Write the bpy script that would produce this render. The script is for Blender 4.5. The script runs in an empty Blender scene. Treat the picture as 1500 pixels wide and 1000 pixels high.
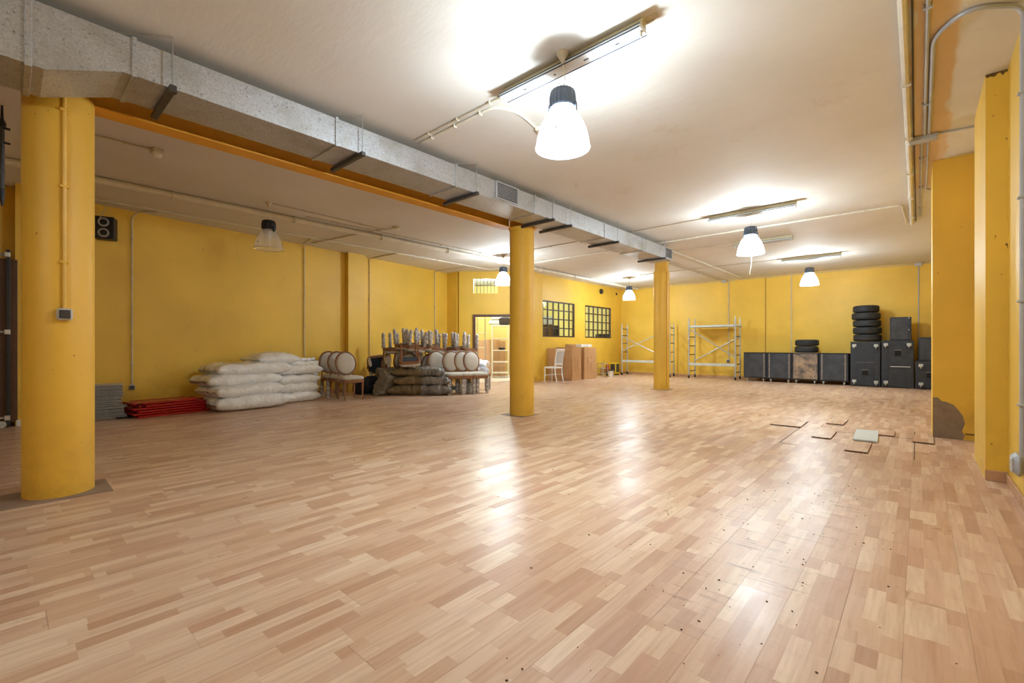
import bpy, math, random
from mathutils import Vector, Matrix, noise
random.seed(7)
PI = math.pi
sc = bpy.context.scene
COL = sc.collection

# ---------------------------------------------------------------- camera, world, exposure
TH = math.atan2(595, 665)
cam = bpy.data.cameras.new('camera')
cam.sensor_width = 36; cam.lens = 36 * 665 / 1500; cam.shift_y = 6 / 1500
cam.clip_start = 0.02; cam.clip_end = 100
camera = bpy.data.objects.new('camera', cam); COL.objects.link(camera)
camera.location = (0, 0, 1.15); camera.rotation_euler = (PI / 2, 0, TH)
sc.camera = camera
w = bpy.data.worlds.new('world'); sc.world = w; w.use_nodes = True
w.node_tree.nodes['Background'].inputs[0].default_value = (0.8, 0.85, 1, 1)
w.node_tree.nodes['Background'].inputs[1].default_value = 0.02
sc.view_settings.view_transform = 'Standard'; sc.view_settings.look = 'None'
sc.view_settings.gamma = 1; sc.view_settings.use_curve_mapping = False
sc.view_settings.exposure = 0.55
LAMP_W = 250.0          # power of each lit pendant
LAMP_COL = (0.75, 0.90, 1.0)
BACK_W = 75.0          # lamps of the store room behind the doorway

# ---------------------------------------------------------------- helpers
F2 = Vector((-math.sin(TH), math.cos(TH))); R2 = Vector((math.cos(TH), math.sin(TH)))
def on_z(x, y, z=0.0):
    d = (1.15 - z) * 665 / (y - 506); p = d * (F2 + (x - 750) / 665 * R2)
    return Vector((p.x, p.y, z))
def on_x(X, x, y):
    r = F2 + (x - 750) / 665 * R2; d = X / r.x
    return Vector((X, d * r.y, 1.15 - (y - 506) * d / 665))
def on_y(Y, x, y):
    r = F2 + (x - 750) / 665 * R2; d = Y / r.y
    return Vector((d * r.x, Y, 1.15 - (y - 506) * d / 665))
def depth(p): return p[0] * F2.x + p[1] * F2.y

class MB:
    """collects geometry for ONE mesh"""
    def __init__(s, m=None): s.v = []; s.f = []; s.m = m or Matrix()
    def add(s, vs, fs):
        o = len(s.v); s.v += [tuple(s.m @ Vector(v)) for v in vs]; s.f += [tuple(i + o for i in f) for f in fs]; return s
    def box(s, c, d, rz=0.0, bev=0.0, rot=None):
        x, y, z = d[0] / 2, d[1] / 2, d[2] / 2
        M = Matrix.Translation(c) @ (rot if rot is not None else Matrix.Rotation(rz, 4, 'Z'))
        b = min(bev, x * .9, y * .9, z * .9)
        if b <= 0:
            vs = [(sx * x, sy * y, sz * z) for sx in (-1, 1) for sy in (-1, 1) for sz in (-1, 1)]
            fs = [(0, 1, 3, 2), (4, 6, 7, 5), (0, 4, 5, 1), (2, 3, 7, 6), (0, 2, 6, 4), (1, 5, 7, 3)]
        else:
            idx = {}; vs = []; fs = []
            for sx in (-1, 1):
                for sy in (-1, 1):
                    for sz in (-1, 1):
                        for k in range(3):
                            p = [sx * (x - b), sy * (y - b), sz * (z - b)]; p[k] = (sx * x, sy * y, sz * z)[k]
                            idx[sx, sy, sz, k] = len(vs); vs.append(p)
            for k in range(3):
                a, e = [(1, 2), (0, 2), (0, 1)][k]
                for sg in (-1, 1):
                    def S(u, q):
                        t = [0, 0, 0]; t[k] = sg; t[a] = u; t[e] = q; return idx[t[0], t[1], t[2], k]
                    fs.append((S(-1, -1), S(1, -1), S(1, 1), S(-1, 1)))
            for k in range(3):
                a, e = [(1, 2), (0, 2), (0, 1)][k]
                for u in (-1, 1):
                    for q in (-1, 1):
                        def T(l, face):
                            t = [0, 0, 0]; t[k] = l; t[a] = u; t[e] = q; return idx[t[0], t[1], t[2], face]
                        fs.append((T(-1, a), T(1, a), T(1, e), T(-1, e)))
            for sx in (-1, 1):
                for sy in (-1, 1):
                    for sz in (-1, 1): fs.append(tuple(idx[sx, sy, sz, k] for k in range(3)))
        return s.add([M @ Vector(v) for v in vs], fs)
    def ring_solid(s, rings, close=True, cap=True):
        n = len(rings[0]); vs = [v for r in rings for v in r]; fs = []
        for i in range(len(rings) - 1):
            for j in range(n if close else n - 1):
                k = (j + 1) % n
                fs.append((i * n + j, i * n + k, (i + 1) * n + k, (i + 1) * n + j))
        if cap: fs.append(tuple(range(n))[::-1]); fs.append(tuple((len(rings) - 1) * n + j for j in range(n)))
        return s.add(vs, fs)
    def lathe(s, prof, n=24, c=(0, 0, 0), cap=True, ax='Z'):
        rings = []
        for r, z in prof:
            ring = []
            for j in range(n):
                a = 2 * PI * j / n; p = (r * math.cos(a), r * math.sin(a), z)
                if ax == 'Y': p = (p[0], p[2], p[1])
                if ax == 'X': p = (p[2], p[0], p[1])
                ring.append((p[0] + c[0], p[1] + c[1], p[2] + c[2]))
            rings.append(ring)
        return s.ring_solid(rings, True, cap)
    def tube(s, pts, r, n=8, closed=False, rx=None):
        pts = [Vector(p) for p in pts]; rings = []; N = len(pts); up = None
        for i in range(N):
            a = pts[(i - 1) % N] if (closed or i > 0) else pts[i]
            b = pts[(i + 1) % N] if (closed or i < N - 1) else pts[i]
            t = (b - a).normalized()
            if up is None:
                up = Vector((0, 0, 1)) if abs(t.z) < .9 else Vector((1, 0, 0))
            x = t.cross(up).normalized(); up = x.cross(t).normalized()
            rr = r[i] if isinstance(r, (list, tuple)) else r
            rings.append([pts[i] + x * math.cos(2 * PI * j / n) * (rx or rr) + up * math.sin(2 * PI * j / n) * rr for j in range(n)])
        if closed:
            rings.append(rings[0]); return s.ring_solid(rings, True, False)
        return s.ring_solid(rings)
    def mesh(s, name, smooth=False, weld=True):
        me = bpy.data.meshes.new(name); me.from_pydata(s.v, [], s.f)
        import bmesh
        bm = bmesh.new(); bm.from_mesh(me)
        if weld: bmesh.ops.remove_doubles(bm, verts=bm.verts, dist=1e-5)
        bmesh.ops.recalc_face_normals(bm, faces=bm.faces)
        bm.to_mesh(me); bm.free()
        if smooth:
            for p in me.polygons: p.use_smooth = True
            if smooth != 'all':
                try: me.set_sharp_from_angle(angle=math.radians(40))
                except Exception: pass
        return me
    def build(s, name, mat, parent=None, smooth=False, label=None, weld=True):
        me = s.mesh(name, smooth, weld); me.materials.append(mat)
        return link(name, me, parent, label)

def link(name, me, parent=None, label=None):
    o = bpy.data.objects.new(name, me); COL.objects.link(o)
    if parent is not None: o.parent = parent
    if label: o['label'] = label
    return o
def thing(name, label, cat, loc=(0, 0, 0), rz=0.0, group=None, kind=None):
    o = bpy.data.objects.new(name, None); COL.objects.link(o); o.empty_display_size = .1
    o.location = loc; o.rotation_euler = (0, 0, rz)
    return tag(o, label, cat, group, kind)
def tag(o, label, cat=None, group=None, kind=None):
    o['label'] = label
    if cat: o['category'] = cat
    if group: o['group'] = group
    if kind: o['kind'] = kind
    return o
def dup(root, loc, rz, label, group=None, rot=None):
    r = root.copy(); COL.objects.link(r); r.location = loc
    r.rotation_euler = rot if rot is not None else (0, 0, rz)
    r['label'] = label
    if group: r['group'] = group
    for ch in list(root.children):
        c = ch.copy(); COL.objects.link(c); c.parent = r
        for g in list(ch.children):
            d = g.copy(); COL.objects.link(d); d.parent = c
    return r
def arc_path(pts, r=0.12, n=5):
    """polyline with rounded corners"""
    pts = [Vector(p) for p in pts]; out = [pts[0]]
    for i in range(1, len(pts) - 1):
        a, b, c = pts[i - 1], pts[i], pts[i + 1]
        d1 = (a - b); d2 = (c - b); q = min(r, d1.length * .45, d2.length * .45)
        p1 = b + d1.normalized() * q; p2 = b + d2.normalized() * q
        for k in range(n + 1):
            t = k / n; out.append(p1 * (1 - t) ** 2 + b * 2 * t * (1 - t) + p2 * t * t)
    out.append(pts[-1]); return out

# ---------------------------------------------------------------- materials
def srgb(r, g, b):
    return tuple((c / 12.92 if c <= .04045 else ((c + .055) / 1.055) ** 2.4) for c in (r / 255, g / 255, b / 255)) + (1,)
class NT:
    def __init__(s, name):
        s.m = bpy.data.materials.new(name); s.m.use_nodes = True; s.t = s.m.node_tree
        s.b = s.t.nodes['Principled BSDF']; s.out = s.t.nodes['Material Output']
    def n(s, typ, **kw):
        x = s.t.nodes.new(typ)
        for k, v in kw.items(): setattr(x, k, v)
        return x
    def l(s, a, b): s.t.links.new(a, b)
    def put(s, sock, v):
        if hasattr(v, 'is_linked') or hasattr(v, 'links'): s.l(v, sock)
        else: sock.default_value = v
    def math(s, op, a, b=0.0, c=None):
        x = s.n('ShaderNodeMath', operation=op); s.put(x.inputs[0], a); s.put(x.inputs[1], b)
        if c is not None: s.put(x.inputs[2], c)
        return x.outputs[0]
    def noise(s, scale, detail=3, vec=None, rough=.55):
        x = s.n('ShaderNodeTexNoise'); x.inputs['Scale'].default_value = scale; x.inputs['Detail'].default_value = detail
        x.inputs['Roughness'].default_value = rough
        if vec is not None: s.l(vec, x.inputs['Vector'])
        return x
    def pos(s, obj=False):
        if obj: return s.n('ShaderNodeTexCoord').outputs['Object']
        return s.n('ShaderNodeNewGeometry').outputs['Position']
    def scale(s, vec, sc_):
        x = s.n('ShaderNodeMapping'); x.inputs['Scale'].default_value = sc_; s.l(vec, x.inputs['Vector']); return x.outputs[0]
    def ramp(s, fac, stops):
        x = s.n('ShaderNodeValToRGB'); s.l(fac, x.inputs[0]); e = x.color_ramp.elements
        while len(e) < len(stops): e.new(.5)
        for el, (p, c) in zip(e, stops): el.position = p; el.color = c if len(c) == 4 else tuple(c) + (1,)
        return x.outputs[0]
    def mix(s, fac, a, b, blend='MIX'):
        x = s.n('ShaderNodeMix', data_type='RGBA', blend_type=blend)
        s.put(x.inputs[0], fac); s.put(x.inputs[6], a); s.put(x.inputs[7], b); return x.outputs[2]
    def bump(s, h, strength=.2, dist=.01):
        x = s.n('ShaderNodeBump'); x.inputs['Strength'].default_value = strength; x.inputs['Distance'].default_value = dist
        s.l(h, x.inputs['Height']); s.l(x.outputs[0], s.b.inputs['Normal'])
    def mask(s, v, lo, hi):
        x = s.n('ShaderNodeMapRange'); x.inputs[1].default_value = lo; x.inputs[2].default_value = hi; x.clamp = True
        s.put(x.inputs[0], v); return x.outputs[0]
def simple(name, col, rough=.6, metal=0.0, var=.12, scale=12, bump=0.0, coat=0.0, obj=True, spec=None, dark=None):
    t = NT(name); nz = t.noise(scale, 4, t.pos(obj))
    c = col; d = dark or tuple(x * (1 - var) for x in c[:3]) + (1,); u = tuple(min(1, x * (1 + var * .6)) for x in c[:3]) + (1,)
    t.l(t.ramp(nz.outputs[0], [(.3, d), (.7, u)]), t.b.inputs['Base Color'])
    t.b.inputs['Roughness'].default_value = rough; t.b.inputs['Metallic'].default_value = metal
    if coat: t.b.inputs['Coat Weight'].default_value = coat; t.b.inputs['Coat Roughness'].default_value = .15
    if spec is not None: t.b.inputs['Specular IOR Level'].default_value = spec
    if bump: t.bump(nz.outputs[0], bump, .01)
    return t.m

def m_wall(name, base, blocks=False, dirt=True):
    t = NT(name); p = t.pos()
    n1 = t.noise(.7, 4, p); n2 = t.noise(18, 3, p); n3 = t.noise(3.2, 5, p, .7)
    lo = tuple(x * .86 for x in base[:3]) + (1,); hi = tuple(min(1, x * 1.08) for x in base[:3]) + (1,)
    c = t.ramp(n1.outputs[0], [(.3, lo), (.72, hi)])
    if dirt:
        z = t.n('ShaderNodeSeparateXYZ'); t.l(p, z.inputs[0])
        d = t.math('MULTIPLY', t.mask(z.outputs[2], .9, .05), t.mask(n3.outputs[0], .45, .75))
        c = t.mix(t.math('MULTIPLY', d, .35), c, srgb(120, 84, 40))
        sp = t.noise(24, 2, p); c = t.mix(t.mask(sp.outputs[0], .745, .765), c, srgb(120, 78, 30))
    t.l(c, t.b.inputs['Base Color']); t.b.inputs['Roughness'].default_value = .5
    h = t.math('ADD', t.math('MULTIPLY', n3.outputs[0], .6), t.math('MULTIPLY', n2.outputs[0], .25))
    if blocks:
        z = t.n('ShaderNodeSeparateXYZ'); t.l(p, z.inputs[0]); cb = t.n('ShaderNodeCombineXYZ')
        t.l(z.outputs[0], cb.inputs[0]); t.l(z.outputs[2], cb.inputs[1])
        br = t.n('ShaderNodeTexBrick'); t.l(cb.outputs[0], br.inputs['Vector']); br.inputs['Scale'].default_value = 1
        br.inputs['Brick Width'].default_value = .5; br.inputs['Row Height'].default_value = .25; br.inputs['Mortar Size'].default_value = .006
        br.inputs['Mortar Smooth'].default_value = .4
        h = t.math('SUBTRACT', h, t.math('MULTIPLY', br.outputs['Fac'], .35))
    t.bump(h, .35, .012)
    return t.m
YEL = srgb(236, 192, 70)
M = {}
M['wall'] = m_wall('yellow_wall_paint', YEL)
M['wall_block'] = m_wall('yellow_block_paint', YEL, True)
M['column'] = m_wall('yellow_column_paint', srgb(230, 180, 62))
M['beam'] = simple('yellow_beam_paint', srgb(222, 160, 50), .5, var=.1, scale=5)

def m_ceiling():
    t = NT('ceiling_plaster'); p = t.pos(); n1 = t.noise(.45, 5, p, .6); n2 = t.noise(3.2, 5, t.scale(p, (.6, 1.6, 1)), .62); n3 = t.noise(26, 2, p)
    c = t.ramp(n1.outputs[0], [(.3, srgb(211, 204, 194)), (.7, srgb(226, 221, 214))])
    s = t.n('ShaderNodeSeparateXYZ'); t.l(p, s.inputs[0])
    x = t.math('ADD', s.outputs[0], t.math('MULTIPLY', t.math('SUBTRACT', t.noise(1.7, 2, p).outputs[0], .5), .22))
    yb = t.math('MULTIPLY', t.mask(x, -.05, -.03), t.mask(x, .24, .21))
    yb = t.math('MULTIPLY', yb, t.mask(s.outputs[1], 9.2, 8.8))
    c = t.mix(t.math('MULTIPLY', yb, .6), c, srgb(214, 168, 84))
    st = t.noise(1.3, 6, p, .75); c = t.mix(t.math('MULTIPLY', t.mask(st.outputs[0], .6, .78), .35), c, srgb(190, 158, 112))
    t.l(c, t.b.inputs['Base Color']); t.b.inputs['Roughness'].default_value = .75
    t.bump(t.math('ADD', n2.outputs[0], t.math('MULTIPLY', n3.outputs[0], .08)), .32, .02); return t.m
M['ceiling'] = m_ceiling()

PW, PL, PX0 = .1987, 1.285, .354
def m_laminate():
    t = NT('three_strip_laminate'); p = t.pos(); s = t.n('ShaderNodeSeparateXYZ'); t.l(p, s.inputs[0])
    u = t.math('DIVIDE', t.math('SUBTRACT', s.outputs[0], PX0), PW)
    row = t.math('FLOOR', u); fu = t.math('SUBTRACT', u, row)
    strip = t.math('FLOOR', t.math('MULTIPLY', fu, 3))
    off = t.math('MULTIPLY', t.math('FRACT', t.math('MULTIPLY', row, .4317)), PL)
    v = t.math('DIVIDE', t.math('SUBTRACT', s.outputs[1], off), PL)
    pan = t.math('FLOOR', v); fv = t.math('SUBTRACT', v, pan)
    wn0 = t.n('ShaderNodeTexWhiteNoise', noise_dimensions='3D'); c0 = t.n('ShaderNodeCombineXYZ')
    t.l(row, c0.inputs[0]); t.l(strip, c0.inputs[1]); t.l(pan, c0.inputs[2]); t.l(c0.outputs[0], wn0.inputs['Vector'])
    blk = t.math('FLOOR', t.math('ADD', t.math('MULTIPLY', fv, 4.0), wn0.outputs['Value']))
    c1 = t.n('ShaderNodeCombineXYZ')
    t.l(t.math('ADD', t.math('MULTIPLY', row, 3), strip), c1.inputs[0]); t.l(pan, c1.inputs[1]); t.l(blk, c1.inputs[2])
    wn = t.n('ShaderNodeTexWhiteNoise', noise_dimensions='3D'); t.l(c1.outputs[0], wn.inputs['Vector'])
    col = t.ramp(wn.outputs['Value'], [(0, srgb(188, 148, 121)), (.25, srgb(204, 166, 137)), (.55, srgb(214, 181, 153)), (.8, srgb(226, 199, 171)), (1, srgb(196, 153, 127))])
    # grain: shifted per block
    sh = t.n('ShaderNodeVectorMath', operation='ADD'); t.l(t.scale(p, (26, 1.6, 1)), sh.inputs[0])
    sc3 = t.n('ShaderNodeVectorMath', operation='SCALE'); t.l(wn.outputs['Color'], sc3.inputs[0]); sc3.inputs['Scale'].default_value = 40
    t.l(sc3.outputs[0], sh.inputs[1])
    g = t.noise(1.6, 5, sh.outputs[0], .6)
    col = t.mix(t.math('MULTIPLY', t.mask(g.outputs[0], .42, .72), .5), col, srgb(176, 124, 90))
    # wear: pale scuffs and dark dirt
    n1 = t.noise(.55, 5, p, .65); n2 = t.noise(7, 6, t.scale(p, (1.0, .45, 1)), .7)
    cx = t.math('DIVIDE', t.math('ADD', s.outputs[0], .62), .42); cy = t.math('DIVIDE', t.math('SUBTRACT', s.outputs[1], 3.5), 1.9)
    rad = t.math('SQRT', t.math('ADD', t.math('MULTIPLY', cx, cx), t.math('MULTIPLY', cy, cy)))
    worn = t.math('MULTIPLY', t.mask(rad, 1.25, .35), t.mask(n2.outputs[0], .3, .72))
    gen = t.math('MULTIPLY', t.mask(n1.outputs[0], .52, .74), t.mask(n2.outputs[0], .4, .8))
    worn2 = t.math('MAXIMUM', worn, t.math('MULTIPLY', gen, .15))
    col = t.mix(t.math('MULTIPLY', worn2, .6), col, srgb(228, 212, 200))
    d1 = t.noise(3.1, 8, p, .75)
    dirt = t.math('MULTIPLY', t.mask(d1.outputs[0], .56, .8), t.math('ADD', .25, t.mask(rad, 1.6, .6)))
    col = t.mix(t.math('MULTIPLY', dirt, .3), col, srgb(122, 90, 62))
    rt = t.n('ShaderNodeMapping'); rt.inputs['Rotation'].default_value = (0, 0, .75); rt.inputs['Scale'].default_value = (3, 30, 1); t.l(p, rt.inputs['Vector'])
    scr = t.noise(1, 4, rt.outputs[0], .7); scm = t.math('MULTIPLY', t.mask(scr.outputs[0], .56, .64), t.math('MULTIPLY', t.mask(rad, 1.15, .5), t.mask(d1.outputs[0], .44, .54)))
    col = t.mix(t.math('MULTIPLY', scm, .7), col, srgb(118, 86, 58))
    edge = t.math('MINIMUM', t.math('MINIMUM', fu, t.math('SUBTRACT', 1, fu)), t.math('MULTIPLY', t.math('MINIMUM', fv, t.math('SUBTRACT', 1, fv)), PL / PW))
    col = t.mix(t.math('MULTIPLY', t.mask(edge, .012, .003), .16), col, srgb(110, 76, 52))
    t.l(col, t.b.inputs['Base Color'])
    r = t.math('ADD', .335, t.math('MULTIPLY', t.math('SUBTRACT', n2.outputs[0], .4), .16))
    r = t.math('ADD', r, t.math('MULTIPLY', worn2, .06)); cp = t.n('ShaderNodeCombineXYZ'); t.l(row, cp.inputs[0]); t.l(pan, cp.inputs[1]); wp = t.n('ShaderNodeTexWhiteNoise', noise_dimensions='3D'); t.l(cp.outputs[0], wp.inputs['Vector']); r = t.math('ADD', r, t.math('MULTIPLY', t.math('SUBTRACT', wp.outputs['Value'], .55), .12)); t.l(r, t.b.inputs['Roughness'])
    t.b.inputs['Specular IOR Level'].default_value = .42
    wv = t.noise(1.4, 2, p)
    t.bump(t.math('ADD', t.math('MULTIPLY', wv.outputs[0], 1.0), t.math('MULTIPLY', g.outputs[0], .03)), .12, .02)
    return t.m
M['laminate'] = m_laminate()

def m_galv():
    t = NT('galvanised_sheet'); p = t.pos(True)
    vo = t.n('ShaderNodeTexVoronoi'); vo.inputs['Scale'].default_value = 110; t.l(p, vo.inputs['Vector'])
    n1 = t.noise(3, 4, p); n2 = t.noise(40, 3, p)
    c = t.ramp(vo.outputs['Color'], [(0, srgb(172, 174, 177)), (1, srgb(206, 209, 214))])
    c = t.mix(t.mask(n1.outputs[0], .5, .8), c, srgb(164, 160, 152))
    c = t.mix(t.mask(n2.outputs[0], .6, .75), c, srgb(120, 120, 118))
    t.l(c, t.b.inputs['Base Color']); t.b.inputs['Metallic'].default_value = .75
    t.l(t.math('ADD', .38, t.math('MULTIPLY', n1.outputs[0], .2)), t.b.inputs['Roughness']); t.bump(n1.outputs[0], .15, .02); return t.m
M['galv'] = m_galv()
M['galv_dark'] = simple('dark_steel_bar', srgb(84, 82, 82), .45, .6, .2, 20)
M['rod'] = simple('zinc_rod', srgb(190, 190, 190), .35, .8, .1)
M['grille'] = simple('grey_grille', srgb(176, 178, 182), .4, .3, .08)
M['black'] = simple('black_plastic', srgb(28, 28, 31), .45, 0, .2)
M['void'] = simple('dark_void', srgb(16, 16, 18), .9, 0, .1)
M['cream_pipe'] = simple('cream_pvc', srgb(224, 216, 198), .45, 0, .1, 6)
M['ceil_pipe'] = simple('painted_conduit', srgb(206, 194, 170), .5, 0, .15, 8)
M['grey_pipe'] = simple('grey_pvc', srgb(176, 178, 184), .4, 0, .1, 6)
M['yel_pipe'] = simple('yellow_painted_pipe', srgb(226, 178, 66), .45, 0, .08, 6)
M['brown_pipe'] = simple('brown_line', srgb(150, 104, 40), .5, 0, .1, 6)
M['socket'] = simple('socket_grey', srgb(190, 188, 186), .4, 0, .06)
M['socket_dark'] = simple('socket_charcoal', srgb(60, 58, 62), .4, 0, .1)
M['lamp_cap'] = simple('lamp_gear_housing', srgb(70, 78, 92), .4, .1, .1)
M['lamp_cap_off'] = simple('lamp_gear_black', srgb(24, 25, 30), .35, .1, .1)
M['wood_dark'] = simple('brown_door_frame', srgb(96, 62, 48), .5, 0, .2, 9)
M['win_frame'] = simple('dark_bronze_window_bar', srgb(72, 56, 48), .5, .2, .15)
M['batten'] = simple('batten_white', srgb(226, 226, 224), .35, 0, .05)
M['batten_cream'] = simple('batten_cream', srgb(206, 190, 150), .5, 0, .08)
def emis(name, col, st):
    t = NT(name); t.b.inputs['Base Color'].default_value = col; t.b.inputs['Emission Color'].default_value = col
    t.b.inputs['Emission Strength'].default_value = st; return t.m
M['bulb'] = emis('lit_bulb', (0.9, .95, 1, 1), 40)
M['store_bulb'] = emis('store_diffuser', (0.9, .95, 1, 1), 6)
M['bulb_off'] = simple('unlit_bulb', srgb(225, 225, 220), .2, 0, .03)
def m_shade(name, tr, em):
    t = NT(name); nt = t.t; t.b.inputs['Base Color'].default_value = (.9, .93, .96, 1); t.b.inputs['Roughness'].default_value = .12
    t.b.inputs['Emission Color'].default_value = (.88, .94, 1, 1); t.b.inputs['Emission Strength'].default_value = em
    tp = t.n('ShaderNodeBsdfTransparent'); mx = t.n('ShaderNodeMixShader'); mx.inputs[0].default_value = tr
    tl = t.n('ShaderNodeBsdfTranslucent'); tl.inputs[0].default_value = (.9, .93, .96, 1)
    m2 = t.n('ShaderNodeMixShader'); m2.inputs[0].default_value = .5
    t.l(t.b.outputs[0], m2.inputs[1]); t.l(tl.outputs[0], m2.inputs[2])
    t.l(m2.outputs[0], mx.inputs[1]); t.l(tp.outputs[0], mx.inputs[2]); t.l(mx.outputs[0], t.out.inputs[0]); return t.m
M['shade_on'] = m_shade('lit_acrylic_shade', .7, 0.0)
M['shade_off'] = m_shade('clear_acrylic_shade', .66, 0.0)
def m_glass():
    t = NT('window_glass'); g = t.n('ShaderNodeBsdfGlossy'); g.inputs['Roughness'].default_value = .02; g.inputs[0].default_value = (.9, .95, 1, 1)
    tp = t.n('ShaderNodeBsdfTransparent'); tp.inputs[0].default_value = (.88, .93, .92, 1)
    fr = t.n('ShaderNodeLayerWeight'); fr.inputs[0].default_value = .25
    mx = t.n('ShaderNodeMixShader'); t.l(t.math('ADD', t.math('MULTIPLY', t.math('POWER', fr.outputs[1], 4), .5), .05), mx.inputs[0])
    t.l(tp.outputs[0], mx.inputs[1]); t.l(g.outputs[0], mx.inputs[2]); t.l(mx.outputs[0], t.out.inputs[0]); return t.m
M['glass'] = m_glass()
M['chair_wood'] = simple('chair_walnut', srgb(146, 96, 62), .4, 0, .25, 18)
M['chair_fabric'] = simple('chair_linen', srgb(196, 187, 174), .85, 0, .06, 60, .1)
M['chair_under'] = simple('seat_underside_cloth', srgb(40, 50, 60), .9, 0, .15)
M['wrap'] = simple('bubble_wrap', srgb(212, 206, 202), .22, 0, .35, 26, .9, dark=srgb(104, 84, 72))
M['white_wood'] = simple('white_painted_wood', srgb(232, 230, 226), .4, 0, .05)
M['cane'] = simple('white_cane', srgb(202, 204, 206), .6, 0, .12, 60)
def m_plastic(name, c1, c2, rough, stretch=(9, 3, 7), bs=.6):
    t = NT(name); p = t.pos(True); n1 = t.noise(1.6, 6, t.scale(p, stretch), .7); n2 = t.noise(4, 3, p)
    t.l(t.ramp(n2.outputs[0], [(.3, c1), (.7, c2)]), t.b.inputs['Base Color']); t.b.inputs['Roughness'].default_value = rough
    t.b.inputs['Coat Weight'].default_value = .8; t.b.inputs['Coat Roughness'].default_value = .1
    t.bump(n1.outputs[0], bs, .03); return t.m
M['bag_white'] = m_plastic('white_bag_film', srgb(238, 234, 230), srgb(252, 250, 249), .2, (12, 4, 9), 1.0)
M['bag_brown'] = simple('brown_bag_cloth', srgb(118, 98, 66), .6, 0, .25, 6, .5)
M['bag_grey'] = m_plastic('clear_film_over_dark_cloth', srgb(96, 90, 86), srgb(140, 136, 132), .12, (14, 5, 12), 1.0)
M['bag_cloth'] = simple('grey_brown_sack', srgb(128, 118, 104), .5, 0, .3, 5, .6)
M['navy'] = simple('navy_cloth', srgb(30, 32, 44), .8, 0, .2, 8, .3)
M['alu'] = simple('silver_mesh_panel', srgb(196, 196, 200), .4, .3, .3, 70)
M['red'] = simple('red_lacquer', srgb(178, 12, 22), .3, 0, .15, 5, coat=.3)
M['scaf'] = simple('scaffold_aluminium', srgb(196, 198, 196), .38, .6, .12, 10)
M['scaf_board'] = simple('scaffold_platform', srgb(206, 212, 208), .5, .3, .1, 8)
M['crate'] = simple('black_crate_carpet', srgb(50, 53, 60), .75, 0, .25, 9, .15)
M['crate_worn'] = simple('worn_black_panel', srgb(64, 66, 72), .7, 0, .3, 4, dark=srgb(46, 48, 52))
def m_bare():
    t = NT('bare_worn_plywood'); p = t.pos(True); n1 = t.noise(3.2, 6, p, .7)
    t.l(t.ramp(n1.outputs[0], [(.38, srgb(74, 72, 72)), (.6, srgb(166, 140, 114))]), t.b.inputs['Base Color']); t.b.inputs['Roughness'].default_value = .7; return t.m
M['crate_bare'] = m_bare()
M['crate_rail'] = simple('scuffed_metal_rail', srgb(150, 136, 122), .5, .2, .4, 14)
M['caster'] = simple('pale_caster', srgb(188, 190, 184), .4, .2, .2, 30)
M['rubber'] = simple('tyre_rubber', srgb(38, 39, 42), .62, 0, .2, 20)
M['card'] = simple('brown_cardboard', srgb(192, 146, 98), .8, 0, .08, 4)
M['ink'] = simple('box_print', srgb(120, 82, 48), .8, 0, .05)
M['heater_yel'] = simple('yellow_machine_paint', srgb(222, 190, 20), .4, 0, .08)
M['tile'] = simple('grey_tile', srgb(146, 122, 104), .55, 0, .15, 5)
M['board_white'] = simple('pale_board', srgb(206, 210, 208), .5, 0, .06, 6)
M['white'] = simple('white_paint', srgb(228, 224, 216), .5, 0, .05)
M['base_wood'] = simple('skirting_wood', srgb(196, 150, 110), .5, 0, .15, 7)
M['cement'] = simple('bare_cement', srgb(140, 122, 104), .9, 0, .15, 12, .3)
M['pink_board'] = simple('peach_board', srgb(216, 178, 146), .7, 0, .1, 3)
M['rack_white'] = simple('white_rack', srgb(236, 234, 228), .4, 0, .04)
M['store_wall'] = simple('store_wall_paint', srgb(236, 214, 130), .6, 0, .06, 1, obj=False)
M['store_green'] = simple('store_olive_paint', srgb(190, 184, 100), .6, 0, .1, 1, obj=False)
M['store_floor'] = simple('store_floor', srgb(226, 216, 204), .5, 0, .06, 2, obj=False)
M['brown_board'] = simple('brown_board', srgb(92, 58, 32), .6, 0, .2, 5)
M['blue_film'] = m_plastic('blue_white_film', srgb(190, 200, 220), srgb(225, 230, 238), .25)
M['hdf'] = simple('laminate_core_edge', srgb(96, 66, 42), .8, 0, .15, 30)
M['debris'] = simple('dark_crumbs', srgb(78, 58, 44), .9, 0, .3, 40)
M['wire'] = simple('white_cable', srgb(214, 208, 198), .5, 0, .05)
M['wire_dark'] = simple('dark_cable', srgb(50, 44, 40), .5, 0, .1)
M['flaked'] = simple('flaking_paint', srgb(108, 82, 40), .9, 0, .5, 26, .4)

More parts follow.
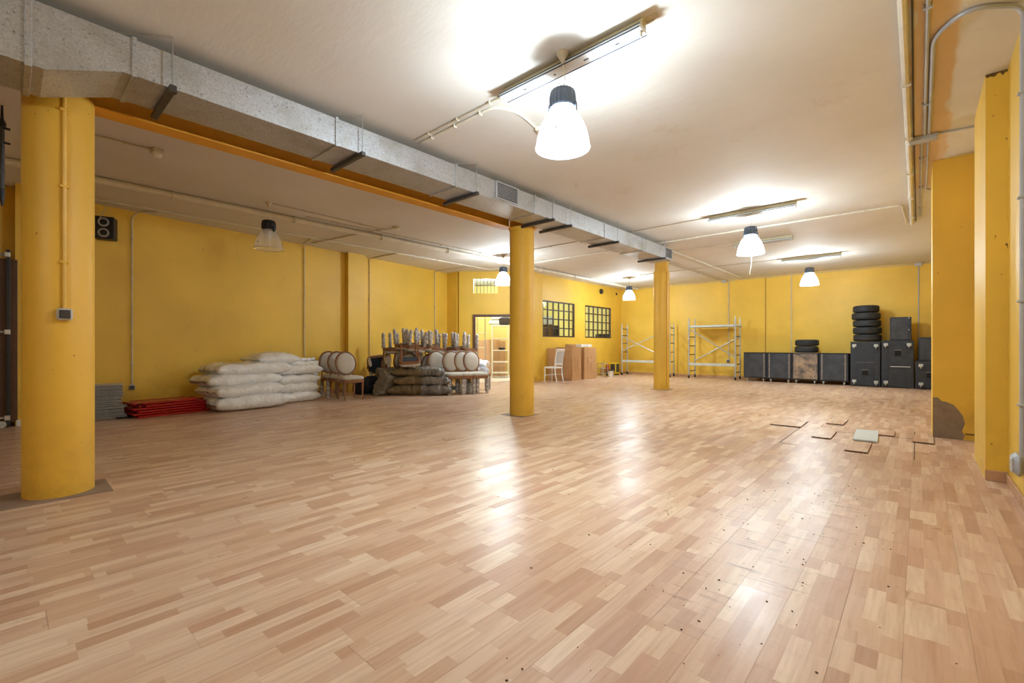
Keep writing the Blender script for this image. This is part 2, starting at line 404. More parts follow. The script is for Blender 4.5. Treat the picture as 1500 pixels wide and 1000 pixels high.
# ---------------------------------------------------------------- room shell
ZC = 3.47
LWX = lambda y: -10.05 - .1402 * (y - 1.0)          # inner face of the left wall
def wall(name, p, q, mat, holes=(), th=.18, z0=0.0, z1=ZC, label='', side=1):
    """vertical slab whose inner face runs p->q; holes = (s0, s1, za, zb) along the run"""
    p = Vector(p[:2]); q = Vector(q[:2]); L = (q - p).length; t = (q - p) / L; nrm = Vector((-t.y, t.x)) * side * th
    us = sorted({0, L, *[h[0] for h in holes], *[h[1] for h in holes]}); vs = sorted({z0, z1, *[h[2] for h in holes], *[h[3] for h in holes]})
    def inh(u, z): return any(h[0] - 1e-6 < u < h[1] + 1e-6 and h[2] - 1e-6 < z < h[3] + 1e-6 for h in holes)
    mb = MB(); P = lambda u, z, k: (p.x + t.x * u + nrm.x * k, p.y + t.y * u + nrm.y * k, z)
    nu, nv = len(us) - 1, len(vs) - 1
    solid = lambda i, j: 0 <= i < nu and 0 <= j < nv and not inh((us[i] + us[i + 1]) / 2, (vs[j] + vs[j + 1]) / 2)
    for i in range(nu):
        for j in range(nv):
            if not solid(i, j): continue
            a, b, c, d = us[i], us[i + 1], vs[j], vs[j + 1]
            for k in (0, 1): mb.add([P(a, c, k), P(b, c, k), P(b, d, k), P(a, d, k)], [(0, 1, 2, 3)])
            if not solid(i - 1, j): mb.add([P(a, c, 0), P(a, d, 0), P(a, d, 1), P(a, c, 1)], [(0, 1, 2, 3)])
            if not solid(i + 1, j): mb.add([P(b, c, 0), P(b, d, 0), P(b, d, 1), P(b, c, 1)], [(0, 1, 2, 3)])
            if not solid(i, j - 1): mb.add([P(a, c, 0), P(b, c, 0), P(b, c, 1), P(a, c, 1)], [(0, 1, 2, 3)])
            if not solid(i, j + 1): mb.add([P(a, d, 0), P(b, d, 0), P(b, d, 1), P(a, d, 1)], [(0, 1, 2, 3)])
    o = mb.build(name, mat); tag(o, label, 'wall', kind='structure'); return o
XR, YB, YF, XW = .56, 17.0, -6.5, -9.15
C0 = (LWX(9.44), 9.44)                 # left corner
D0 = (-10.52, 9.62); D1 = (-8.95, 11.03)   # diagonal door wall
wall('wall_right', (XR, YF), (XR, YB + .18), M['wall'], side=-1, label='yellow right wall close beside the camera')
wall('wall_back', (XW - .0, YB), (XR, YB), M['wall_block'], label='yellow painted block wall at the far end behind crates')
wall('wall_left', (LWX(YF), YF), C0, M['wall'], label='long yellow left wall behind bags and chairs')
wall('wall_front', (XR, YF), (LWX(YF), YF), M['wall'], label='yellow wall behind the camera')
wall('wall_corner', C0, (-10.78, 9.46), M['wall'], th=.3, label='short yellow return wall at the end of the left wall')
wall('wall_corner_pier', (-10.70, 9.47), D0, M['wall'], th=.3, label='narrow yellow pier just left of the doorway wall')
dl = (Vector(D1) - Vector(D0)).length
wall('wall_door', D0, D1, M['wall'], holes=((.21, 1.53, 0, 2.12), (.22, .98, 2.78, 3.25)), th=.16, label='yellow wall with the doorway and the small barred window above')
wall('wall_pier_windows', D1, (XW, 11.70), M['wall'], th=.3, label='yellow pier between doorway wall and window wall')
W1 = (11.73, 13.59); W2 = (14.26, 16.16); WZ = (1.44, 2.645)
wall('wall_windows', (XW, 11.70), (XW, YB + .18), M['wall'], holes=((W1[0] - 11.70, W1[1] - 11.70, *WZ), (W2[0] - 11.70, W2[1] - 11.70, *WZ)), th=.14, label='yellow wall with two barred interior windows')
# store room behind the doorway
SD = 17.7
s0 = Vector((-10.9, 9.62)); sp = lambda d, lat: (d * F2.x + lat * R2.x, d * F2.y + lat * R2.y)
wall('wall_store_left', (-14.2, 9.9), (-10.72, 9.9), M['store_wall'], th=.05, side=-1, label='yellow side wall of the store room seen through the doorway')
wall('wall_store_far', (-14.2, 9.9), (-14.2, YB), M['store_green'], th=.1, side=1, label='olive wall of the store room seen through the windows')
wall('wall_store_end', (-14.2, YB), (XW - .14, YB), M['store_wall'], th=.18, label='end wall of the store room')
wall('wall_store_partition', sp(SD, -2.0), sp(SD, .05), M['store_wall'], th=.08, label='yellow partition at the back of the store room')
def slab(name, x0, x1, y0, y1, z0, z1, mat, label, cat):
    o = MB().box(((x0 + x1) / 2, (y0 + y1) / 2, (z0 + z1) / 2), (x1 - x0, y1 - y0, z1 - z0)).build(name, mat); return tag(o, label, cat, kind='structure')
ceil = slab('ceiling', -14.4, XR + .2, YF - .2, YB + .2, ZC, ZC + .15, M['ceiling'], 'off-white plaster ceiling stained tan and yellow', 'ceiling')
floor = slab('floor', -14.4, XR + .2, YF - .2, YB + .2, -.16, -.009, M['store_floor'], 'worn beige three strip laminate floor', 'floor')
# piers and trims
def pier(name, x0, x1, y0, y1, label, mat='wall'):
    return slab(name, x0, x1, y0, y1, 0, ZC, M[mat], label, 'pier')
pr = pier('trim_1', .135, XR, 7.79, 8.55, 'yellow wall pier with a bare cement patch at its foot, right of the floor repairs')
mbp = MB()                                              # bare cement patch where the paint has come off
prof = [(0, .0), (.27, .0), (.285, .05), (.262, .11), (.288, .2), (.27, .29), (.23, .36), (.19, .42), (.13, .45), (.08, .46), (.05, .5), (0, .5)]
mbp.add([(.137 + a, 7.786, b) for a, b in prof] + [(.137 + a, 7.79, b) for a, b in prof],
        [tuple(range(12))[::-1]] + [(i, (i + 1) % 12, 12 + (i + 1) % 12, 12 + i) for i in range(12)])
mbp.build('cement_patch', M['cement'], pr, label='bare grey cement where yellow paint has fallen off')
MB().box((.49, 7.785, .075), (.13, .012, .012)).build('crack_strip', M['wire_dark'], pr)
pl = pier('trim_2', .43, XR, 5.61, 6.62, 'yellow pilaster with flaking top on the right wall')
mbp = MB(); random.seed(3)
top = [(.43 + .13 * i / 9, 3.47 - .012 - random.random() * .035) for i in range(10)]
mbp.add([(x, 5.606, z) for x, z in top] + [(x, 5.606, 3.468) for x, z in top] + [(x, 5.61, z) for x, z in top] + [(x, 5.61, 3.468) for x, z in top],
        [(i, i + 1, 11 + i, 10 + i) for i in range(9)] + [(i, i + 1, 21 + i, 20 + i) for i in range(9)])
mbp.build('flaked_edge', M['flaked'], pl, label='dark flaking paint at the pilaster head')
MB().box((.494, 5.60, .045), (.136, .02, .09), bev=.004).build('plinth', M['base_wood'], pl, label='short brown wooden skirting piece')
yp = 5.70
ps = MB(); a0, a1 = (LWX(5.70), 5.70), (LWX(6.2), 6.2)
o = MB().add([(a0[0] - .05, a0[1], 0), (a0[0] + .15, a0[1], 0), (a1[0] + .15, a1[1], 0), (a1[0] - .05, a1[1], 0), (a0[0] - .05, a0[1], ZC), (a0[0] + .15, a0[1], ZC), (a1[0] + .15, a1[1], ZC), (a1[0] - .05, a1[1], ZC)],
             [(0, 1, 2, 3), (4, 5, 6, 7), (0, 1, 5, 4), (1, 2, 6, 5), (2, 3, 7, 6), (3, 0, 4, 7)]).build('trim_3', M['wall'])
tag(o, 'shallow yellow pilaster on the left wall behind the three oval chairs', 'pier', kind='structure')
o = slab('trim_4', -10.2, -9.58, .10, .42, 0, ZC, M['wall'], 'yellow pilaster on the left wall, half hidden by the nearest column', 'pier')
MB().box((-9.575, .2, .045), (.02, .18, .09), bev=.003).build('white_skirting', M['white'], o)
o = slab('trim_5', -10.785, -10.695, 9.60, 9.75, 0, ZC, M['brown_pipe'], 'narrow recessed slot in the corner left of the doorway, its shade painted brown', 'trim')  # slot backing, brown colour stands in for the shade inside the gap
def skirt(name, p, q, label, h=.085, d=.014):
    p = Vector(p); q = Vector(q); t = (q - p).normalized(); a = math.atan2(t.y, t.x); c = (p + q) / 2
    o = MB().box((c.x, c.y, h / 2), ((q - p).length, d, h), a, .003).build(name, M['base_wood']); tag(o, label, 'skirting', kind='structure')
skirt('baseboard_right', (XR - .008, YF + .02), (XR - .008, 5.59), 'wooden skirting along the right wall')
skirt('baseboard_back', (XW + .02, YB - .008), (XR - .02, YB - .008), 'wooden skirting along the far wall')
skirt('baseboard_left', (LWX(.45) + .008, .45), (LWX(5.68) + .008, 5.68), 'wooden skirting along the left wall')
skirt('baseboard_left_end', (LWX(6.22) + .008, 6.22), (LWX(9.42) + .008, 9.42), 'wooden skirting along the end of the left wall')

# ---------------------------------------------------------------- floor planks
def plank_mesh(x0, x1, y0, y1, z=0.0, th=.009, c=.0005, g=.0001):
    mb = MB(); x0 += g; x1 -= g; y0 += g; y1 -= g
    mb.add([(x0 + c, y0 + c, z), (x1 - c, y0 + c, z), (x1 - c, y1 - c, z), (x0 + c, y1 - c, z),
            (x0, y0, z - c), (x1, y0, z - c), (x1, y1, z - c), (x0, y1, z - c),
            (x0, y0, z - th), (x1, y0, z - th), (x1, y1, z - th), (x0, y1, z - th)],
           [(0, 1, 2, 3), (0, 4, 5, 1), (1, 5, 6, 2), (2, 6, 7, 3), (3, 7, 4, 0), (4, 8, 9, 5), (5, 9, 10, 6), (6, 10, 11, 7), (7, 11, 8, 4)])
    return mb
def area_px(x0, x1, y0, y1):
    c = Vector(((x0 + x1) / 2, (y0 + y1) / 2)); d = c.dot(F2)
    pts = []
    for x, y in ((x0, y0), (x1, y0), (x1, y1), (x0, y1)):
        q = Vector((x, y)); dd = max(q.dot(F2), .8); pts.append((750 + 665 * q.dot(R2) / dd, 506 + 665 * 1.15 / dd))
    if d < .8: return 0
    cx = sum(p[0] for p in pts) / 4; cy = sum(p[1] for p in pts) / 4
    if not (-150 < cx < 1600 and cy < 1150): return 0
    pts = [(min(max(a, 0), 1500), min(b, 1000)) for a, b in pts]
    return abs(sum(pts[i][0] * pts[(i + 1) % 4][1] - pts[(i + 1) % 4][0] * pts[i][1] for i in range(4))) / 2
planks = []
for row in range(-58, 2):
    x0 = PX0 + row * PW; x1 = min(x0 + PW, XR - .002)
    off = ((row * .4317) % 1.0) * PL
    k0 = math.floor((YF - off) / PL)
    for k in range(k0, 20):
        y0 = max(off + k * PL, YF + .01); y1 = min(off + (k + 1) * PL, YB - .003)
        if y1 - y0 < .02: continue
        ym = (y0 + y1) / 2
        if x1 < LWX(ym) + .02: continue
        if x1 < XW + .04 and ym > 12.2: continue
        if (x0 + x1) / 2 < -9.6 and ym > 9.9 + ((x0 + x1) / 2 + 10.4) * .9: continue
        planks.append((area_px(x0, x1, y0, y1), x0, x1, y0, y1))
planks.sort(key=lambda t: -t[0])
rest = MB()
for i, (a, x0, x1, y0, y1) in enumerate(planks):
    cx, cy = (x0 + x1) / 2, (y0 + y1) / 2; dz = random.uniform(-.0004, .0004)
    if i < 300:
        mb = plank_mesh(x0 - cx, x1 - cx, y0 - cy, y1 - cy)
        o = mb.build('plank', M['laminate'], floor, weld=False); o.location = (cx, cy, dz); o.rotation_euler = (random.uniform(-.0006, .0006), random.uniform(-.003, .003), 0)
    else:
        m2 = plank_mesh(x0, x1, y0, y1, dz); rest.add(m2.v, m2.f)
o = rest.build('plank_field', M['laminate'], floor, weld=False); o['kind'] = 'stuff'
# loose pieces of laminate lying on the repair
loose = [('widest laminate offcut lying loose, farthest left of the floor repair', -1.42, 7.72, .38, .62, .02),
         ('laminate offcut lying loose at the far side of the floor repair, behind the others', -.9, 8.35, .2, .62, -.01),
         ('pale laminate offcut lying loose just left of the white board', -.9, 7.05, .2, .62, .01),
         ('laminate offcut lying loose in front of the white board, nearest the camera', -.5, 6.42, .2, .62, .0),
         ('short laminate offcut lying loose just right of the white board', -.31, 7.66, .17, .42, .0),
         ('laminate offcut lying loose at the foot of the pier with the cement patch', .045, 7.46, .19, .56, .0)]
for lab, x, y, wx, wy, rz in loose:
    o = plank_mesh(-wx / 2, wx / 2, -wy / 2, wy / 2, .015, .011, .002, 0).build('laminate_offcut', M['laminate'], weld=False); o.location = (x, y, 0); o.data.materials.append(M['hdf'])
    for i, f in enumerate(o.data.polygons): f.material_index = 1 if i else 0
    o.rotation_euler = (0, 0, rz); tag(o, lab, 'floor piece', 'loose laminate pieces on the floor repair')
o = MB().box((0, 0, .012), (.235, .84, .018), 0, .002).build('white_board', M['board_white']); o.location = (-.49, 7.28, .002); o.rotation_euler = (0, 0, .04)
tag(o, 'pale grey white board lying on the floor repair', 'board')
for x0, y0, x1, y1 in ((-1.235, 8.2, -1.225, 6.14), (-.034, 8.1, -.03, 6.1), (-1.22, 6.14, -1.04, 6.12), (-.24, 7.44, .03, 7.46), (-.8, 7.42, -.62, 7.44), (-.42, 6.1, -.405, 6.85)):
    a, b = Vector((x0, y0)), Vector((x1, y1)); d = b - a; o = MB().box((0, 0, 0), (d.length, .008, .002)).build('open_joint', M['hdf'], floor); o.location = ((x0 + x1) / 2, (y0 + y1) / 2, .0008); o.rotation_euler = (0, 0, math.atan2(d.y, d.x))
deb = MB(); random.seed(11)
for i in range(230):
    if random.random() < .6: x, y = random.gauss(-.75, .35), random.gauss(3.2, 1.0)
    else: x, y = random.uniform(-4.3, .3), random.uniform(1.6, 7)
    if x > .4 or y < 1: continue
    r = random.choice((.002, .003, .003, .005)); a = random.random() * 6.3
    deb.box((x, y, r * .3 + .0006), (r * random.uniform(1, 2.6), r, r * .6), a)
o = deb.build('floor_debris', M['debris'], weld=False); tag(o, 'dark crumbs of dirt scattered over the near laminate floor', 'debris', kind='stuff')

# ---------------------------------------------------------------- columns, beam
def column(x, y, r, label, extra=None):
    t = thing('column', label, 'column', (x, y, 0))
    MB().lathe([(r, 0), (r, 3.09), (r * .99, 3.10)], 40).build('shaft', M['column'], t, smooth=True)
    return t
c1 = column(-5.015, .286, .205, 'thick yellow round column nearest the camera at the left')
MB().box((.03, -.02, .004), (.46, .62, .008), 0, .002).build('base_tile', M['tile'], c1, label='grey-brown tile around the column foot')
MB().tube([(.214, .015, 1.42), (.214, .015, 3.06)], .013, 8).build('conduit', M['yel_pipe'], c1, smooth=True)
for z in (1.78, 2.35, 2.93): MB().box((.212, .015, z), (.03, .055, .018), 0.05, .003).build('pipe_clip', M['yel_pipe'], c1)
sb = MB().box((.225, .014, 1.385), (.06, .088, .088), .05, .014).build('socket_box', M['socket'], c1, label='grey socket box with charcoal cover')
MB().box((.256, .0155, 1.385), (.012, .064, .064), .05, .008).build('socket_cover', M['socket_dark'], sb)
c2 = column(-4.93, 5.757, .203, 'yellow round column in the middle of the hall')
MB().lathe([(.215, 3.06), (.222, 3.075), (.222, 3.09), (.208, 3.10)], 40).build('collar', M['column'], c2, smooth=True)
MB().box((.02, .02, 3.285), (.33, .33, .37), 0, .004).build('column_head', M['beam'], c2, label='square yellow column head under the ceiling')
MB().box((-.02, -.02, .003), (.46, .46, .006), 0, .001).build('base_tile', M['tile'], c2)
c3 = column(-5.035, 11.53, .2, 'yellow round column farthest from the camera, by the scaffolds')
MB().lathe([(.17, 3.10), (.17, 3.468)], 32).build('column_head', M['column'], c3, smooth=True)
MB().box((0, 0, .003), (.44, .44, .006), 0, .001).build('base_tile', M['tile'], c3)
bt = thing('steel_beam', 'yellow painted steel beam from the near column to the middle column', 'beam', (-5.06, .3, 3.08))
for nm, z, wd, hh in (('bottom_flange', .0075, .19, .015), ('web', .195, .012, .36), ('top_flange', .38, .19, .015)):
    MB().box((0, 2.64, z), (wd, 5.27, hh), 0, .002).build(nm, M['beam'], bt)

# ---------------------------------------------------------------- ventilation duct
dn, df, zb, zt = -4.22, -4.72, 3.10, 3.362
duct = thing('ventilation_duct', 'long galvanised square duct hung under the ceiling along the columns', 'duct', (0, 0, 0))
def dbox(y0, y1, name='duct_section', m='galv', z0=None, x0=df, x1=dn):
    z0 = zb if z0 is None else z0
    return MB().box(((x0 + x1) / 2, (y0 + y1) / 2, (z0 + zt) / 2), (x1 - x0, y1 - y0, zt - z0), 0, .002).build(name, M[m], duct)
dbox(-3.2, .10, z0=2.945)
MB().ring_solid([[(df, y, z), (dn, y, z), (dn, y, zt), (df, y, zt)] for y, z in ((.10, 2.945), (.17, 2.94), (.56, 3.098), (.625, zb))], True, True).build('reducer', M['galv'], duct, label='tapering duct piece above the near column')
joints = [.625, 2.155, 3.69, 5.23, 5.67, 7.22, 8.74, 9.80, 10.26]
for a, b in zip(joints[:-1], joints[1:]): dbox(a + .012, b - .012)
for y in joints[:-1]:
    MB().box(((dn + df) / 2, y, (zb + zt) / 2), (dn - df + .024, .03, zt - zb + .024), 0, .003).build('joint_flange', M['galv'], duct)
for y in (-.06, .10):
    MB().box(((dn + df) / 2, y, (2.94 + zt) / 2), (dn - df + .03, .035, zt - 2.94 + .03), 0, .003).build('joint_flange', M['galv'], duct)
MB().box(((dn + df) / 2, 5.0, zt + .006), (.012, 9, .012)).build('top_seam', M['galv'], duct)
for y in (.84, 2.40, 3.985, 5.60, 6.07, 7.605, 9.70):
    b = MB().box((-4.47, y, zb - .025), (.66, .045, .04), 0, .004).build('hanger_bar', M['galv_dark'], duct)
    for x in (-4.165, -4.775):
        if y in (5.60,) and x < -4.5: continue
        MB().tube([(x, y, zb - .03), (x, y, 3.468)], .005, 6).build('hanger_rod', M['rod'], b)
for y in (.84, 2.40, 3.985): MB().tube([(-4.165, y, 3.455), (-4.30, y - .32, 3.39)], .003, 5).build('stay_wire', M['rod'], duct)
MB().box((-4.165, .84, 3.05), (.05, .05, .01)).build('rod_plate', M['galv_dark'], duct)
def grille(y0, y1, z0, z1, n):
    g = MB().box((dn + .004, (y0 + y1) / 2, (z0 + z1) / 2), (.006, y1 - y0 - .02, z1 - z0 - .02)).build('grille', M['void'], duct)
    for zz in (z0 + .011, z1 - .011): MB().box((dn + .011, (y0 + y1) / 2, zz), (.016, y1 - y0, .022), 0, .003).build('grille_rim', M['grille'], g)
    for yy in (y0 + .011, y1 - .011): MB().box((dn + .011, yy, (z0 + z1) / 2), (.016, .022, z1 - z0 - .044), 0, .003).build('grille_rim', M['grille'], g)
    for i in range(n):
        z = z0 + .03 + (z1 - z0 - .06) * (i + .5) / n
        MB().box((dn + .009, (y0 + y1) / 2, z), (.016, y1 - y0 - .044, .004), rot=Matrix.Rotation(-.5, 4, 'Y')).build('slat', M['grille'], g)
grille(4.385, 4.84, 3.125, 3.362, 9)
grille(9.83, 10.22, 3.118, 3.355, 8)
g2 = MB().box((dn + .003, -.13, 3.12), (.006, .05, .04)).build('inspection_plate', M['void'], duct)

# ---------------------------------------------------------------- pendant lamps
def pendant_meshes():
    d = {}
    d['rose'] = MB().lathe([(.052, 0), (.05, -.012), (.018, -.07), (.006, -.085)], 20).mesh('ceiling_rose', True)
    d['cord'] = MB().tube([(0, 0, -.08), (.006, 0, -.14), (.018, .004, -.2), (.012, 0, -.26), (0, 0, -.30)], .004, 6).mesh('cord', True)
    mb = MB(); N = 40; prof = [(.02, -.30), (.085, -.302), (.098, -.315), (.106, -.36), (.106, -.43), (.10, -.445)]
    rings = []
    for r, z in prof:
        rings.append([((r - (.006 if j % 2 and r > .08 else 0)) * math.cos(2 * PI * j / N), (r - (.006 if j % 2 and r > .08 else 0)) * math.sin(2 * PI * j / N), z) for j in range(N)])
    d['cap'] = mb.ring_solid(rings).mesh('gear_housing')
    d['clip'] = MB().box((.103, 0, -.45), (.02, .035, .09), 0, .004).mesh('clamp')
    p = [(.07, -.445), (.09, -.462), (.125, -.50), (.16, -.56), (.185, -.62), (.202, -.685), (.213, -.755)]
    N = 64; rings = [[((r - (.0022 if j % 2 else 0)) * math.cos(2 * PI * j / N), (r - (.0022 if j % 2 else 0)) * math.sin(2 * PI * j / N), z) for j in range(N)] for r, z in p]
    d['shade'] = MB().ring_solid(rings, True, False).mesh('shade', 'all')
    d['rim'] = MB().tube([(.213 * math.cos(a * PI / 24), .213 * math.sin(a * PI / 24), -.757) for a in range(48)], .004, 6, True).mesh('rim', True)
    d['screw'] = MB().lathe([(.007, 0), (.007, .014)], 8, ax='X').mesh('rim_screw')
    d['bulb'] = MB().lathe([(.012, -.445), (.02, -.46), (.036, -.50), (.04, -.54), (.03, -.60), (.012, -.63), (.002, -.635)], 16).mesh('bulb', True)
    return d
PM = pendant_meshes()
def setm(me, m):
    me.materials.clear(); me.materials.append(m); return me
for k, m in (('rose', 'ceil_pipe'), ('cord', 'wire'), ('cap', 'lamp_cap'), ('clip', 'lamp_cap'), ('shade', 'shade_on'), ('rim', 'shade_on'), ('screw', 'black'), ('bulb', 'bulb')): setm(PM[k], M[m])
PM['cap_off'] = setm(PM['cap'].copy(), M['lamp_cap_off']); PM['clip_off'] = setm(PM['clip'].copy(), M['lamp_cap_off'])
PM['shade_off'] = setm(PM['shade'].copy(), M['shade_off']); PM['rim_off'] = setm(PM['rim'].copy(), M['grille']); PM['bulb_off'] = setm(PM['bulb'].copy(), M['bulb_off'])
def pendant(x, y, label, lit=True, rz=.4, cord=False, power=1.0):
    t = thing('pendant_lamp', label, 'lamp', (x, y, ZC), rz, 'industrial pendant lamps'); s = '' if lit else '_off'
    link('ceiling_rose', PM['rose'], t); link('cord', PM['cord'], t); link('gear_housing', PM['cap' + s], t)
    for k in range(2):
        c = link('clamp', PM['clip' + s], t); c.rotation_euler = (0, 0, k * PI)
    sh = link('shade', PM['shade' + s], t); link('rim', PM['rim' + s], sh)
    for k in range(3):
        a = .5 + k * 2 * PI / 3; c = link('rim_screw', PM['screw'], sh)
        c.location = (.198 * math.cos(a), .198 * math.sin(a), -.68); c.rotation_euler = (0, 0, a)
    link('bulb', PM['bulb' + s], t)
    if cord: MB().tube([(.02, 0, -.63), (.02, .01, -.75), (.015, .02, -.95), (-.01, .02, -1.1)], .006, 6).build('pull_cord', M['wire'], t, True)
    if lit:
        L = bpy.data.lights.new('lamp_light', 'POINT'); L.energy = LAMP_W * power; L.color = LAMP_COL; L.shadow_soft_size = .085
        l = bpy.data.objects.new('lamp_light', L); COL.objects.link(l); l.parent = t; l.location = (0, 0, -.518)
    return t
pendant(-2.10, 2.95, 'lit industrial pendant lamp nearest the camera, under the long batten')
pendant(-2.13, 8.48, 'lit industrial pendant lamp with a white cord hanging below it', cord=True)
pendant(-2.10, 13.9, 'lit industrial pendant lamp above the black crates, farthest on the right')
pendant(-7.83, 2.85, 'unlit industrial pendant lamp with black top by the left wall', False)
pendant(-7.95, 8.55, 'lit industrial pendant lamp just left of the middle column')
pendant(-7.35, 14.2, 'lit industrial pendant lamp between the middle and far columns')
pendant(-2.10, -2.55, 'lit industrial pendant lamp behind the camera', power=.5)

# ---------------------------------------------------------------- fluorescent battens
def batten(x0, x1, y, label, tube=False, near=False):
    t = thing('batten_light', label, 'light fitting', ((x0 + x1) / 2, y, ZC), 0, 'old fluorescent battens on the ceiling'); L = x1 - x0
    MB().box((0, .012, -.032), (L, .06, .062), 0, .004).build('body', M['batten_cream'], t)
    rf = MB().ring_solid([[(sx * L / 2, -.07, -.094), (sx * L / 2, .05, -.094), (sx * L / 2, .04, -.064), (sx * L / 2, -.058, -.064)] for sx in (-1, 1)]).build('reflector', M['batten'], t)
    for yy, zz in ((-.071, -.094), (.05, -.094), (-.059, -.064)): MB().box((0, yy, zz), (L, .008, .008)).build('reflector_edge', M['lamp_cap'], rf)
    for sx in (-1, 1):
        MB().box((sx * (L / 2 - .02), -.01, -.112), (.02, .03, .036), 0, .004).build('lamp_holder', M['batten'], t)
    if near:
        for xx, l in ((-.42, .03), (-.1, .02), (.2, .04), (.47, .03)): MB().box((xx, -.005, -.0955), (l, .012, .003)).build('slot', M['socket_dark'], t)
        MB().box((.72, .03, -.002), (.09, .05, .004)).build('bare_patch', M['ceil_pipe'], t)
        MB().box((0, .055, -.006), (L + .1, .016, .012), 0, .002).build('cable_trunking', M['ceil_pipe'], t)
batten(-2.80, -1.45, 3.02, 'long white batten fitting beside the nearest pendant lamp', near=True)
batten(-2.80, -1.45, 8.45, 'batten fitting right above the pendant lamp with the hanging cord')
batten(-3.10, -1.95, 10.98, 'batten fitting without a pendant lamp, behind the long cross conduit')
batten(-2.72, -1.42, 13.84, 'batten fitting above the pendant lamp over the crates')

# ---------------------------------------------------------------- conduits and pipes
def pipe(label, pts, r=.011, m='ceil_pipe', rad=.12, clips=0, name='conduit', group='surface conduits'):
    path = arc_path(pts, rad); o = MB().tube(path, r, 8).build(name, M[m], None, smooth=True)
    tag(o, label, 'pipe', group); P = [Vector(p) for p in pts]
    if clips:
        seg = [(P[i], P[i + 1]) for i in range(len(P) - 1)]; a, b = max(seg, key=lambda s: (s[1] - s[0]).length)
        for k in range(clips):
            c = a.lerp(b, (k + .5) / clips); d = (b - a).normalized()
            s = (abs(d.x) * .014 + (1 - abs(d.x)) * (2 * r + .02), abs(d.y) * .014 + (1 - abs(d.y)) * (2 * r + .02), abs(d.z) * .014 + (1 - abs(d.z)) * (2 * r + .02))
            MB().box(c, s, 0, .002).build('pipe_clip', M[m], o)
    return o
Z1 = ZC - .012
pipe('thick cream pipe along the right edge of the ceiling', [(-.075, -5, ZC - .028), (-.085, 11.4, ZC - .028)], .026, 'cream_pipe', clips=12, name='ceiling_pipe')
pipe('thin black cable beside the thick cream pipe on the right', [(-.03, -4, ZC - .01), (-.028, 3.5, ZC - .014), (-.036, 6, ZC - .01), (-.03, 11.3, ZC - .012)], .006, 'wire_dark', name='cable')
pipe('straight grey conduit running to the grey junction box', [(.04, -5, ZC - .016), (.052, 6.68, ZC - .016)], .014, 'grey_pipe', clips=7)
pipe('grey conduit bending from the junction box across to the right wall and down it', [(.09, 6.68, ZC - .016), (.085, 4.62, ZC - .016), (.26, 4.38, ZC - .016), (.538, 4.60, ZC - .02), (.538, 4.68, 3.25), (.538, 4.70, .38)], .016, 'grey_pipe', .16, 4)
jb = MB().box((.04, 6.78, ZC - .032), (.24, .11, .062), 0, .008).build('junction_box', M['grey_pipe']); tag(jb, 'grey junction box on the ceiling where three grey conduits meet', 'junction box')
pipe('short grey conduit from the junction box to the flaking pilaster', [(.16, 6.78, Z1), (.47, 6.82, Z1), ], .01, 'grey_pipe')
pipe('grey conduit going on from the junction box along the ceiling', [(.03, 6.84, Z1), (.03, 10.9, Z1)], .014, 'grey_pipe', clips=3)
pipe('shorter grey conduit with a bend into the cement patch pier', [(.085, 6.84, Z1), (.085, 9.1, Z1), (.16, 9.15, Z1)], .01, 'grey_pipe', .05)
pipe('long cream conduit crossing the whole ceiling between the second and third battens', [(-8.2, 9.86, Z1), (-.2, 9.82, Z1), (-.16, 11.3, Z1)], .016, 'cream_pipe', .06, 8)
pipe('conduit feeding the batten with the corded pendant', [(-7.9, 8.46, Z1), (-2.78, 8.48, Z1)], .009, clips=5)
pipe('conduit feeding the batten without a pendant', [(-5.2, 11.0, Z1), (-3.08, 11.0, Z1)], .009, clips=2)
pipe('conduit feeding the batten over the crates', [(-7.2, 13.86, Z1), (-2.7, 13.86, Z1)], .009, clips=5)
pipe('conduit from the duct to the nearest batten', [(-4.2, 3.08, Z1), (-2.8, 3.075, Z1)], .010, clips=3)
pipe('conduit bending from the duct to the small ceiling box behind the nearest lamp', [(-4.2, 3.16, Z1), (-3.05, 3.15, Z1), (-2.95, 3.4, Z1), on_z(785, 187, Z1)], .012, 'cream_pipe', .14, 3)
p = on_z(788, 188, Z1); o = MB().box((p.x + .03, p.y, ZC - .03), (.09, .09, .05), .4, .008).build('ceiling_box', M['ceil_pipe']); tag(o, 'small round cornered box on the ceiling behind the nearest pendant lamp', 'junction box')
pipe('pair conduit along the ceiling past the far column, left one', [(-5.13, 6.0, Z1), (-5.13, 16.8, Z1)], .011, clips=8)
pipe('pair conduit along the ceiling past the far column, right one', [(-5.22, 6.0, Z1), (-5.22, 16.8, Z1)], .009, clips=8)
pipe('thick cream conduit from behind the duct to the far wall', [(-4.46, 10.4, ZC - .02), (-4.46, 16.9, ZC - .02)], .02, 'cream_pipe', clips=5)
pipe('wide cream drain pipe running the length of the left ceiling', [(-8.38, -1, ZC - .05), (-8.38, 16.9, ZC - .05)], .048, 'cream_pipe', clips=10, name='drain_pipe')
pipe('thin conduit beside the wide drain pipe', [(-8.18, 3.6, Z1), (-8.1, 8.5, Z1)], .01, clips=4)
pipe('cream conduit along the ceiling near the left wall', [(-9.66, -1, Z1), (-9.70, 9.84, Z1), (-8.0, 9.84, Z1)], .014, 'cream_pipe', .08, 8)
pipe('conduit from the unlit pendant towards the round detector', [(-7.83, 2.9, Z1), (-7.93, 5.05, Z1), (-7.74, 5.1, Z1)], .009, clips=2)
pipe('cross conduit from the drain pipe to the left wall', [(-7.95, 5.0, Z1), (-10.2, 4.62, Z1)], .011)
pipe('conduit from the near column to the square detector', [(-6.75, .2, Z1), (-6.73, 1.14, Z1)], .011, clips=2)
